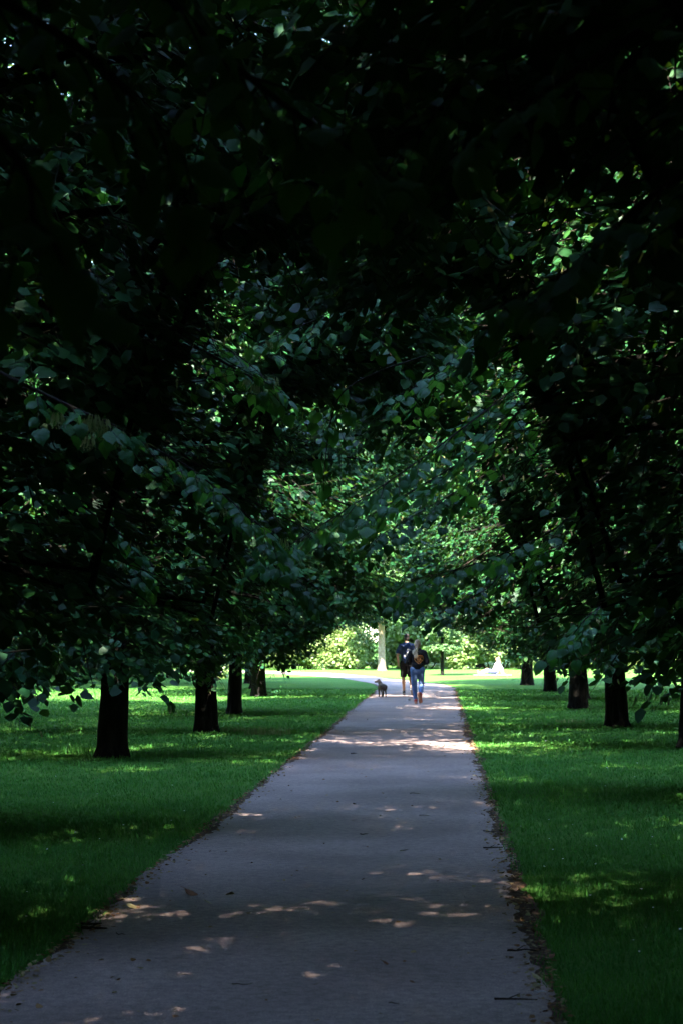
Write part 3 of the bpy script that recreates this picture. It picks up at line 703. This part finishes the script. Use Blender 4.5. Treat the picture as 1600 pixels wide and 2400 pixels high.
def print_on(shirt, quads, mat, parent, name):
    """Thin flat print laid on the back of a garment."""
    me = shirt.data; bm0 = bmesh.new(); bm0.from_mesh(me); tree = BVHTree.FromBMesh(bm0)
    bm = bmesh.new()
    for poly in quads:
        vs_ = []
        for (x, z) in poly:
            hit = tree.ray_cast(Vector((x, -1.0, z)), Vector((0, 1, 0)))
            if hit[0] is None: vs_ = []; break
            vs_.append(bm.verts.new(hit[0] + Vector((0, -0.004, 0))))
        if len(vs_) >= 3: bm.faces.new(vs_)
    bm0.free(); m = bpy.data.meshes.new(name); bm.to_mesh(m); bm.free(); m.materials.append(mat)
    return link(name, m, parent)

def stroke(pts, w):
    """A painted line as a run of small quads."""
    out = []
    for (x0, z0), (x1, z1) in zip(pts, pts[1:]):
        L = math.hypot(x1 - x0, z1 - z0) or 1e-6; nx, nz = -(z1 - z0) / L * w / 2, (x1 - x0) / L * w / 2
        out.append([(x0 - nx, z0 - nz), (x1 - nx, z1 - nz), (x1 + nx, z1 + nz), (x0 + nx, z0 + nz)])
    return out

def shoe(ank, toe, name, mat, solemat, parent):
    a, t = Vector(ank), Vector(toe); d = (t - a); fwd = Vector((d.x, d.y, d.z)).normalized()
    up = Vector((0, 0, 1)) - fwd * fwd.z; up.normalize()
    heel = a - fwd * 0.045 - up * 0.03
    s = shape(name, [('c', a + up * 0.01, a - up * 0.02, 0.046, 0.05), ('c', heel, t, 0.042, 0.040), ('c', a - up * 0.01, t - fwd * 0.05, 0.045, 0.036)], 0.01, mat, parent, 3)
    shape("sole", [('c', heel - up * 0.042, t - up * 0.038, 0.036, 0.038)], 0.01, solemat, s, 2)
    return s

# the man in the navy shirt: weight on the left foot, right heel lifted
def man(x, y):
    H = (0, 0.05, 1.755)
    lk, la, lt = (-0.105, 0.10, 0.52), (-0.09, 0.06, 0.095), (-0.10, 0.24, 0.045)
    rk, ra, rt = (0.115, 0.03, 0.53), (0.15, -0.22, 0.175), (0.17, -0.10, 0.05)
    le, lw, re, rw = (-0.285, -0.05, 1.20), (-0.26, 0.10, 0.98), (0.27, -0.02, 1.21), (0.29, 0.16, 1.03)
    P = head(H) + [('c', (0, 0.02, 1.52), (0, 0.035, 1.68), 0.062, 0.055), ('c', (0, 0.0, 1.42), (0, 0, 1.05), 0.165, 0.145, 0.68),
         ('c', (-0.15, 0, 1.50), (0.15, 0, 1.50), 0.075, 0.075), ('c', (-0.08, 0, 0.98), (0.08, 0, 0.98), 0.115, 0.115)]
    P += [('c', (-0.205, 0, 1.49), le, 0.052, 0.04), ('c', le, lw, 0.041, 0.028), ('c', (0.205, 0, 1.49), re, 0.052, 0.04), ('c', re, rw, 0.041, 0.028)]
    P += hand(lw, (0.05, 0.25, -1), -1, 0.6, (1, 0.2, 0)) + hand(rw, (0, 0.5, -1), 1, 0.6, (-1, 0.2, 0))
    for hp, k, a, t in (((-0.095, 0, 0.95), lk, la, lt), ((0.095, 0, 0.95), rk, ra, rt)):
        k, a, t = Vector(k), Vector(a), Vector(t); mid = k.lerp(a, 0.32) + Vector((0, -0.02, 0))
        P += [('c', hp, k, 0.088, 0.056), ('c', k, mid, 0.054, 0.057), ('c', mid, a, 0.057, 0.036), ('c', a, t, 0.036, 0.03)]
    b = shape("person", P, 0.009, M_skin)
    b.location = (x, y, 0.012); tag(b, "person in navy t-shirt and black shorts walking away beside the dog", "person")
    sh = shape("shirt", [('c', (0, 0.0, 1.40), (0, 0, 1.10), 0.192, 0.178, 0.70), ('f', (0, 0, 1.15), (0, 0, 0.965), 0.178, 0.187, 0.76), ('c', (-0.16, 0, 1.495), (0.16, 0, 1.495), 0.088, 0.088),
         ('c', (-0.06, 0.01, 1.55), (0.06, 0.01, 1.55), 0.07, 0.07), ('f', (-0.19, 0, 1.50), (-0.268, -0.03, 1.265), 0.078, 0.074), ('f', (0.19, 0, 1.50), (0.262, -0.01, 1.265), 0.078, 0.074)], 0.009, M_navy, b, 5)
    print_on(sh, [[(0.0, 1.29), (0.06, 1.36), (0.10, 1.30), (0.045, 1.235)], [(0.065, 1.37), (0.10, 1.40), (0.125, 1.345), (0.11, 1.305)], [(-0.005, 1.28), (0.04, 1.225), (0.0, 1.20), (-0.045, 1.235)],
                  [(0.05, 1.23), (0.105, 1.295), (0.125, 1.27), (0.08, 1.21)], [(-0.055, 1.225), (-0.015, 1.19), (-0.05, 1.165), (-0.085, 1.19)], [(0.01, 1.40), (0.04, 1.415), (0.05, 1.375), (0.02, 1.36)]], M_print, sh, "print")
    pt = shape("shorts", [('c', (-0.075, 0, 0.985), (0.075, 0, 0.985), 0.128, 0.128), ('f', (-0.095, 0, 0.98), Vector((-0.095, 0, 0.95)).lerp(Vector(lk), 0.93), 0.115, 0.098), ('f', (0.095, 0, 0.98), Vector((0.095, 0, 0.95)).lerp(Vector(rk), 0.93), 0.115, 0.098)], 0.009, M_black, b, 4)
    shape("hair", [('e', (0, 0.035, 1.785), (0.084, 0.097, 0.098)), ('e', (0, -0.005, 1.735), (0.076, 0.07, 0.075))], 0.009, M_darkhair, b, 2)
    shoe(la, lt, "shoe", M_shoe, M_sole, b); shoe(ra, rt, "shoe", M_shoe, M_sole, b)
man(*spot(952, 1629))

def woman(x, y):
    H = (0.0, 0.05, 1.575)
    lk, la, lt = (-0.09, 0.08, 0.475), (-0.055, 0.03, 0.09), (-0.06, 0.20, 0.045)
    rk, ra, rt = (0.10, 0.03, 0.48), (0.075, -0.27, 0.235), (0.09, -0.245, 0.055)
    le, lw, re, rw = (-0.255, -0.03, 1.10), (-0.13, 0.20, 1.05), (0.255, -0.03, 1.10), (0.13, 0.20, 1.05)
    P = head(H) + [('c', (0, 0.02, 1.36), (0, 0.035, 1.51), 0.052, 0.047), ('c', (0, 0, 1.28), (0, 0, 1.0), 0.135, 0.118, 0.7), ('c', (-0.12, 0, 1.345), (0.12, 0, 1.345), 0.062, 0.062),
         ('c', (-0.085, -0.01, 0.90), (0.085, -0.01, 0.90), 0.115, 0.115)]
    P += [('c', (-0.165, 0, 1.34), le, 0.044, 0.035), ('c', le, lw, 0.036, 0.025), ('c', (0.165, 0, 1.34), re, 0.044, 0.035), ('c', re, rw, 0.036, 0.025)]
    P += hand(lw, (1, 0.3, 0), 1, 0.7, (0, -0.2, -1)) + hand(rw, (-1, 0.3, 0), 1, 0.7, (0, -0.2, -1))
    for hp, k, a, t in (((-0.09, 0, 0.87), lk, la, lt), ((0.09, 0, 0.87), rk, ra, rt)):
        k, a, t = Vector(k), Vector(a), Vector(t); mid = k.lerp(a, 0.32) + Vector((0, -0.018, 0))
        P += [('c', hp, k, 0.09, 0.055), ('c', k, mid, 0.053, 0.053), ('c', mid, a, 0.053, 0.034), ('c', a, t, 0.034, 0.028)]
    b = shape("person", P, 0.009, M_skin)
    b.location = (x, y, 0.012); tag(b, "person in black jacket and blue jeans walking away, red shoe lifted", "person")
    jk = shape("jacket", [('c', (0, 0, 1.27), (0, 0, 1.04), 0.185, 0.172, 0.74), ('f', (0, -0.005, 1.06), (0, -0.01, 0.90), 0.176, 0.168, 0.84), ('c', (-0.13, 0, 1.345), (0.13, 0, 1.345), 0.088, 0.088),
        ('c', (-0.045, 0.01, 1.41), (0.045, 0.01, 1.41), 0.06, 0.06),
        ('c', (-0.175, 0, 1.34), le, 0.078, 0.066), ('f', le, lw, 0.066, 0.05), ('c', (0.175, 0, 1.34), re, 0.078, 0.066), ('f', re, rw, 0.066, 0.05)], 0.009, M_black, b, 5)
    cx, cz, rr = 0.035, 1.185, 0.115
    ringp = []
    for k in range(33):
        a = 2 * math.pi * k / 32; hx = math.sin(a) ** 3; hz = (13 * math.cos(a) - 5 * math.cos(2 * a) - 2 * math.cos(3 * a) - math.cos(4 * a)) / 16
        ringp.append((cx + rr * 1.02 * (0.55 * hx + 0.45 * math.sin(a)), cz + rr * 1.12 * (0.5 * hz + 0.5 * math.cos(a))))
    q = stroke(ringp, 0.013)
    for (ox, oz, k) in [(-0.07, 0.05, 0), (-0.035, 0.045, 1), (0.0, 0.05, 2), (0.04, 0.055, 3), (0.075, 0.045, 4), (-0.05, -0.01, 5), (-0.01, -0.02, 6), (0.035, -0.01, 7), (0.06, -0.02, 8), (-0.02, -0.065, 9), (0.015, -0.06, 10)]:
        q += stroke([(cx + ox - 0.014, cz + oz + 0.025), (cx + ox + 0.012 * math.cos(k), cz + oz + 0.008), (cx + ox - 0.01 * math.sin(k), cz + oz - 0.008), (cx + ox + 0.014, cz + oz - 0.026)], 0.013)
    print_on(jk, q, M_orange, jk, "print")
    Lk, Rk = Vector(lk), Vector(rk)
    shape("jeans", [('c', (-0.075, -0.015, 0.89), (0.075, -0.015, 0.89), 0.128, 0.128), ('c', (-0.09, 0, 0.87), lk, 0.106, 0.07), ('c', lk, Lk.lerp(Vector(la), 0.3) + Vector((0, -0.015, 0)), 0.07, 0.066), ('f', Lk.lerp(Vector(la), 0.3) + Vector((0, -0.015, 0)), Lk.lerp(Vector(la), 0.96), 0.066, 0.05),
        ('c', (0.09, 0, 0.87), rk, 0.106, 0.07), ('c', rk, Rk.lerp(Vector(ra), 0.3) + Vector((0, -0.015, 0)), 0.07, 0.066), ('f', Rk.lerp(Vector(ra), 0.3) + Vector((0, -0.015, 0)), Rk.lerp(Vector(ra), 0.93), 0.066, 0.05)], 0.009, M_denim, b, 4)
    hr = shape("hair", [('e', (0, 0.035, 1.60), (0.086, 0.098, 0.105)), ('e', (0, -0.01, 1.545), (0.078, 0.075, 0.085)), ('c', (0.01, -0.04, 1.52), (-0.02, -0.075, 1.46), 0.05, 0.05)], 0.009, M_blond, b, 2)
    rd = random.Random(2); cur = []
    for k in range(16):
        px_, pz_ = -0.06 + rd.uniform(-0.055, 0.05), 1.45 - 0.012 * k
        cur.append(('c', (px_, -0.09 - rd.uniform(0, 0.035), pz_), (px_ + rd.uniform(-0.04, 0.03), -0.115 - rd.uniform(0, 0.03), pz_ - 0.06), 0.026, 0.018))
    shape("ponytail", cur, 0.008, M_pale, hr, 1)
    shoe(la, lt, "shoe", M_red, M_redsole, b); shoe(ra, rt, "shoe", M_red, M_redsole, b)
woman(*spot(977, 1649))

def dog(x, y, rz):
    m, nt, nd, lk_, out = nodes("brindle_fur")
    p = nd.new('ShaderNodeBsdfPrincipled'); p.inputs['Roughness'].default_value = 0.75
    tc = nd.new('ShaderNodeTexCoord'); wv = nd.new('ShaderNodeTexWave'); wv.inputs['Scale'].default_value = 9; wv.inputs['Distortion'].default_value = 9; wv.bands_direction = 'Y'
    r = ramp(nd, [(0.25, (0.010, 0.008, 0.007)), (0.7, (0.040, 0.028, 0.020))]); lk_.new(tc.outputs['Object'], wv.inputs[0]); lk_.new(wv.outputs[0], r.inputs[0])
    lk_.new(r.outputs[0], p.inputs['Base Color']); lk_.new(p.outputs[0], out.inputs[0])
    # faces +y, head turned to its left
    P = [('c', (0, 0.20, 0.31), (0, 0.05, 0.305), 0.095, 0.088), ('c', (0, 0.05, 0.31), (0, -0.16, 0.325), 0.086, 0.068), ('c', (0, -0.16, 0.325), (0, -0.22, 0.315), 0.072, 0.066),
         ('c', (0, 0.24, 0.35), (-0.02, 0.31, 0.43), 0.068, 0.055), ('e', (-0.035, 0.335, 0.465), (0.062, 0.062, 0.056)), ('c', (-0.07, 0.345, 0.455), (-0.135, 0.35, 0.435), 0.040, 0.028)]
    for s in (-1, 1):
        P += [('c', (0.055 * s, 0.21, 0.28), (0.06 * s, 0.19, 0.16), 0.045, 0.026), ('c', (0.06 * s, 0.19, 0.16), (0.06 * s, 0.205, 0.03), 0.024, 0.019), ('c', (0.06 * s, 0.205, 0.022), (0.06 * s, 0.24, 0.018), 0.022, 0.018)]
        f = 0.03 * s
        P += [('c', (0.05 * s, -0.18, 0.30), (0.062 * s, -0.13 + f, 0.205), 0.062, 0.042), ('c', (0.062 * s, -0.13 + f, 0.205), (0.062 * s, -0.235 + f, 0.125), 0.038, 0.02), ('c', (0.062 * s, -0.235 + f, 0.125), (0.062 * s, -0.22 + f, 0.03), 0.019, 0.018), ('c', (0.062 * s, -0.22 + f, 0.022), (0.062 * s, -0.185 + f, 0.018), 0.022, 0.018)]
    P += [('c', (0, -0.27, 0.35), (0, -0.33, 0.27), 0.018, 0.013), ('c', (0, -0.33, 0.27), (0.01, -0.345, 0.18), 0.013, 0.007)]
    b = shape("dog", P, 0.008, m); b.location = (x, y, 0.012); b.rotation_euler = (0, 0, rz)
    tag(b, "small brindle brown dog standing at the left path edge, head turned left", "dog")
    for s in (-1, 1):
        shape("ear", [('c', (-0.03 + 0.01 * s, 0.335 + 0.05 * s, 0.505), (-0.045, 0.335 + 0.082 * s, 0.455), 0.024, 0.016)], 0.007, M_darkhair, b, 1)
    shape("muzzle", [('c', (-0.105, 0.348, 0.446), (-0.142, 0.351, 0.435), 0.036, 0.028)], 0.007, M_darkhair, b, 1)
dog(*spot(895, 1634), R(14))

def sitter(x, y, rz):
    P = [('e', (0.13, 0, 0.75), (0.094, 0.076, 0.11)), ('c', (0.06, 0, 0.73), (0.03, 0, 0.715), 0.014, 0.012), ('c', (0.15, 0, 0.55), (0.14, 0, 0.68), 0.052, 0.046),
         ('c', (0.0, -0.08, 0.13), (0.0, 0.08, 0.13), 0.11, 0.11), ('c', (0.02, 0, 0.2), (0.14, 0, 0.48), 0.12, 0.13), ('c', (0.15, -0.14, 0.53), (0.15, 0.14, 0.53), 0.06, 0.06)]
    for s in (-1, 1):
        e, w = (0.32, 0.21 * s, 0.31), (0.36, 0.22 * s, 0.06)
        P += [('c', (0.15, 0.18 * s, 0.53), e, 0.046, 0.037), ('c', e, w, 0.037, 0.026)] + hand((0.36, 0.22 * s, 0.045), (1, 0.1 * s, -0.12), s, 0.15, (0, 0, -1))
        k = (-0.40, 0.11 * s, 0.26 if s > 0 else 0.14); a = (-0.78, 0.10 * s, 0.07); t = (-0.83, 0.12 * s, 0.20)
        P += [('c', (-0.02, 0.09 * s, 0.13), k, 0.085, 0.056), ('c', k, a, 0.054, 0.034), ('c', a, t, 0.034, 0.025)]
    b = shape("person", P, 0.009, M_skin); b.location = (x, y, 0.03); b.rotation_euler = (0, 0, rz)
    tag(b, "person in white sitting on the sunlit lawn, leaning back on both arms", "person")
    shape("shirt", [('c', (0.01, 0, 0.17), (0.14, 0, 0.47), 0.155, 0.155), ('c', (0.15, -0.15, 0.53), (0.15, 0.15, 0.53), 0.08, 0.08)] +
          [('f', (0.15, 0.17 * s, 0.53), (0.31, 0.21 * s, 0.32), 0.075, 0.06) for s in (-1, 1)] + [('f', (0.31, 0.21 * s, 0.33), (0.352, 0.22 * s, 0.1), 0.06, 0.045) for s in (-1, 1)], 0.009, M_white, b, 4)
    shape("shorts", [('c', (0, -0.08, 0.135), (0, 0.08, 0.135), 0.118, 0.118)] + [('f', (-0.02, 0.09 * s, 0.14), (-0.34, 0.106 * s, 0.235 if s > 0 else 0.14), 0.105, 0.078) for s in (-1, 1)], 0.009, M_slate, b, 3)
    shape("hair", [('e', (0.15, 0, 0.775), (0.098, 0.086, 0.098)), ('c', (0.2, 0, 0.74), (0.24, 0, 0.60), 0.05, 0.035)], 0.009, M_blond, b, 2)
    return b
sx, sy = spot(1157, 1583)
sitter(sx, sy, R(-6))
bm = bmesh.new(); g2 = random.Random(9); vv = {}
for i in range(17):
    for j in range(9):
        vv[i, j] = bm.verts.new((sx - 1.05 + i * 0.115 + g2.uniform(-.01, .01), sy - 0.42 + j * 0.105 + g2.uniform(-.01, .01), 0.022 + g2.uniform(0, 0.012)))
for i in range(16):
    for j in range(8): bm.faces.new((vv[i, j], vv[i + 1, j], vv[i + 1, j + 1], vv[i, j + 1])).smooth = True
bmesh.ops.solidify(bm, geom=bm.faces[:], thickness=0.008)
me = bpy.data.meshes.new("blanket"); bm.to_mesh(me); bm.free()
tag(link("blanket", me, None, M_white), "white blanket spread under the person sitting on the far lawn", "blanket")

# ------------------------------------------------------------------ grass, litter, twigs
def path_x(y):
    return np.interp(y, PL[:, 1], PL[:, 0]), np.interp(y, PR[:, 1], PR[:, 0])
def blades(n, d0, d1, seed, h=(0.018, 0.046), w0=0.0052):
    g = np.random.default_rng(seed)
    u = g.uniform(0, 1, n * 2); d = d0 * (d1 / d0) ** u        # denser towards the viewer
    x = g.uniform(-1, 1, n * 2) * (0.19 * d + 1.6) - d * 0.054
    l, r = path_x(d)
    edge = 0.03 + 0.05 * np.sin(d * 2.7) * np.sin(d * 7.1) + 0.04 * np.sin(d * 1.1 + np.sign(x)) + np.abs(g.normal(0, 0.03, n * 2))
    ok = (x < l - edge) | (x > r + edge + 0.02)
    x, d = x[ok][:n], d[ok][:n]; n = len(x)
    clump = 0.75 + 0.5 * (0.5 + 0.5 * np.sin(x * 2.1 + np.sin(d * 1.3) * 2) * np.sin(d * 1.7 + x * 0.6))
    H = g.uniform(*h, n) * clump * np.where(g.uniform(0, 1, n) < 0.07, 1.7, 1.0); a = g.uniform(0, 2 * math.pi, n); lean = g.uniform(0.15, 1.1, n) * H
    W = w0 * np.maximum(1, d / 13) * g.uniform(0.7, 1.3, n)
    B = np.stack([x, d, np.full(n, 0.0)], 1); lv = np.stack([np.cos(a), np.sin(a), 0 * a], 1)
    sv_ = np.stack([-np.sin(a + 0.6), np.cos(a + 0.6), 0 * a], 1) * (W / 2)[:, None]
    up = np.array([[0, 0, 1.0]])
    m = B + lv * (lean * 0.35)[:, None] + up * (H * 0.6)[:, None]; t = B + lv * lean[:, None] + up * H[:, None]
    V = np.stack([B - sv_, B + sv_, m + sv_ * 0.8, m - sv_ * 0.8, t], 1).reshape(-1, 3)
    k = (np.arange(n) * 5)[:, None]
    F = np.concatenate([k + np.array([[0, 1, 2, 3]]), k + np.array([[3, 2, 4]])], 1).reshape(-1)
    return V, F, np.tile([4, 3], n)
V, F, T = blades(226000, 6.5, 62, 1)
me = np_mesh("grass", V, F, T); me.materials.append(M_grass)
tag(link("grass", me), "mown green grass of the lawns beside the path", "grass", kind="stuff")

def tuft(x, y, r, n, h, label, seed, mat=M_tall):
    g = np.random.default_rng(seed); a = g.uniform(0, 6.28, n); rr = r * np.sqrt(g.uniform(0, 1, n))
    B = np.stack([rr * np.cos(a), rr * np.sin(a) * 0.5, 0 * a], 1); b = g.uniform(0, 6.28, n); H = g.uniform(0.5, 1.1, n) * h; L = H * g.uniform(0.1, 0.5, n)
    lv = np.stack([np.cos(b), np.sin(b), 0 * b], 1); sv_ = np.stack([-np.sin(b), np.cos(b), 0 * b], 1) * 0.004
    up = np.array([[0, 0, 1.0]]); m = B + lv * (L * 0.35)[:, None] + up * (H * 0.6)[:, None]; t = B + lv * L[:, None] + up * H[:, None]
    V = np.stack([B - sv_, B + sv_, m + sv_ * 0.8, m - sv_ * 0.8, t], 1).reshape(-1, 3); k = (np.arange(n) * 5)[:, None]
    F = np.concatenate([k + np.array([[0, 1, 2, 3]]), k + np.array([[3, 2, 4]])], 1).reshape(-1)
    me = np_mesh("grass_tuft", V, F, np.tile([4, 3], n)); me.materials.append(mat)
    o = link("grass_tuft", me); o.location = (x, y, 0); tag(o, label, "grass tuft")
tuft(*spot(628, 1722), 0.42, 260, 0.17, "tall pale grass tuft catching the sun right of the second trunk", 3)
tuft(*spot(545, 1715), 0.25, 90, 0.13, "small pale grass tuft at the foot of the second trunk", 4)
tuft(*spot(180, 1768), 0.4, 90, 0.22, "scruffy dark green grass tuft left of the thickest trunk", 5, M_grass)
tuft(*spot(1330, 1692), 0.3, 90, 0.10, "small sunlit grass tuft left of the flared right trunk", 6)

# leaf litter along the verges
def litter(n, seed):
    g = np.random.default_rng(seed); y = 5.5 * (60 / 5.5) ** g.uniform(0, 1, n); side = g.uniform(0, 1, n) < 0.5
    l, r = path_x(y)
    x = np.where(side, l + np.abs(g.normal(0, 0.09, n)) - 0.08, r - np.abs(g.normal(0, 0.09, n)) + 0.09)
    far = g.uniform(0, 1, n) < 0.05; x = np.where(far, g.uniform(-2.0, 0.45, n), x)
    D = np.stack([g.normal(0, 1, n), g.normal(0, 1, n), g.normal(0, 0.15, n)], 1); N = np.stack([g.normal(0, 0.3, n), g.normal(0, 0.3, n), np.ones(n)], 1)
    return leaves_geo(np.stack([x, y, np.full(n, 0.022)], 1), D, N, g.uniform(0.012, 0.04, n))
V, F, T = litter(5200, 5)
me = np_mesh("leaf_litter", V, F, T); me.materials.append(M_litter)
tag(link("leaf_litter", me), "scattered brown leaf bits along both path edges", "litter", kind="stuff")
g = np.random.default_rng(12); n = 260
yy = 9 * (65 / 9) ** g.uniform(0, 1, n); xx = g.uniform(-1, 1, n) * (0.19 * yy + 1) - 0.054 * yy; l, r = path_x(yy); ok = (xx < l - 0.2) | (xx > r + 0.2); xx, yy = xx[ok], yy[ok]; n = len(xx)
V, F, T = leaves_geo(np.stack([xx, yy, g.uniform(0.05, 0.09, n)], 1), g.normal(0, 1, (n, 3)) * np.array([[1, 1, 0.2]]), np.array([[0, -0.4, 1.0]]) + g.normal(0, 0.2, (n, 3)), g.uniform(0.012, 0.02, n))
me = np_mesh("clover_flowers", V, F, T); me.materials.append(M_white_flower)
tag(link("clover_flowers", me), "tiny white clover flowers dotted over the lawns", "flowers", kind="stuff")

M_brownleaf = simple("dry_leaf", (0.26, 0.10, 0.04), 0.7, 0.3, noise=(0.15, 0.055, 0.025), scale=6)
M_paleleaf = simple("pale_dry_leaf", (0.42, 0.36, 0.18), 0.7, 0.3, noise=(0.3, 0.24, 0.1), scale=6)
def fallen(x, y, s, rz, mat, label, k):
    me = LEAVES[k].copy(); me.materials.clear(); me.materials.append(mat); me.materials.append(mat)
    o = link("fallen_leaf", me); px_, py_ = spot(x, y); o.location = (px_, py_, 0.012 + s * 0.33); o.scale = (s, s, s); o.rotation_euler = (0.15, 0.2, rz)
    tag(o, label, "leaf", "fallen leaves on the path")
fallen(440, 2097, 0.11, 0.2, M_brownleaf, "curled rusty brown leaf lying on the left of the path", 0)
fallen(485, 2118, 0.07, 1.0, M_paleleaf, "pale flat leaf just in front of the rusty brown leaf", 1)
fallen(543, 2096, 0.06, 2.0, M_paleleaf, "small pale leaf right of the rusty brown leaf", 2)
fallen(302, 2128, 0.08, 0.0, M_paleleaf, "yellowish leaf at the left verge behind the dark sticks", 3)
fallen(250, 2142, 0.07, 1.4, M_paleleaf, "yellow leaf lying in the grass edge above the dark sticks", 4)
fallen(895, 2252, 0.05, 0.6, M_brownleaf, "tiny rusty leaf in the middle of the near path", 5)
fallen(1240, 2283, 0.07, 0.2, M_paleleaf, "tan leaf at the right verge near the bottom edge", 1)

def twig(x, y, L, rz, r, label, seed, fork=True, mat=M_twig):
    rd = random.Random(seed); bm = bmesh.new()
    pts = [(L * (q - 0.5), rd.uniform(-.04, .04) * L, 0.012 + r + rd.uniform(0, 0.01)) for q in (0, 0.3, 0.6, 1)]
    poly_tube(bm, pts, [r, r * 0.9, r * 0.75, r * 0.4], 6)
    if fork: poly_tube(bm, [pts[1], (pts[2][0], pts[2][1] + 0.12 * L, pts[2][2] + 0.02)], [r * 0.6, r * 0.25], 5)
    me = bpy.data.meshes.new("twig"); bm.to_mesh(me); bm.free(); me.materials.append(mat)
    o = link("twig", me); a, b = spot(x, y); o.location = (a, b, 0.0); o.rotation_euler = (0, 0, rz); tag(o, label, "twig", "twigs on the path")
TW = [(222, 2181, 0.16, -0.15, 0.011, "thick dark broken stick at the left path edge, front one"), (215, 2171, 0.13, -0.05, 0.009, "dark broken stick just behind the front stick on the left"),
      (285, 2192, 0.06, -0.3, 0.003, "thin short twig right of the two dark sticks"), (570, 2305, 0.10, 0.1, 0.003, "thin twig on the left of the near path"),
      (945, 1992, 0.07, 0.4, 0.004, "small crooked twig in mid path above the bright sun spot"), (992, 1912, 0.10, -0.1, 0.004, "thin twig on the sunlit grey middle of the path"),
      (852, 1956, 0.07, 0.0, 0.005, "dark bit of twig at the edge of the dark shade band"), (1150, 1985, 0.16, -0.05, 0.006, "long dark twig poking out of the right verge"),
      (1140, 1948, 0.10, 0.05, 0.005, "dark twig at the right verge above the long one"), (970, 1860, 0.11, -0.05, 0.004, "thin twig on the path level with the first left trunk"),
      (1215, 2222, 0.16, 0.03, 0.006, "dark twig lying half on the path at lower right"), (1200, 2335, 0.2, -0.02, 0.006, "dark stick in the right verge near the bottom corner"),
      (828, 1768, 0.09, 0.0, 0.009, "short dark stick lying across the middle of the path"), (920, 2345, 0.05, 0.2, 0.003, "tiny twig in the near path, low centre"),
      (958, 1642, 0.06, 0.3, 0.012, "dark scrap beside the walking woman's feet")]
for i, (x, y, L, rz, r, lab) in enumerate(TW): twig(x, y, L, rz, r, lab, i, fork=r > 0.005)
twig(1256, 2316, 0.06, 0.1, 0.005, "white peeled stick in the right verge near the bottom", 40, False, M_print)

# the leafy shoot at the foot of the stout fourth trunk
bough("L3", [(618, 1628, 53.8), (640, 1618, 53.7), (658, 1606, 53.6)], 4, 0.3, 4, 0.09, 31, r0=0.006, tmin=0.2)

bpy.data.scenes.remove(SCR)
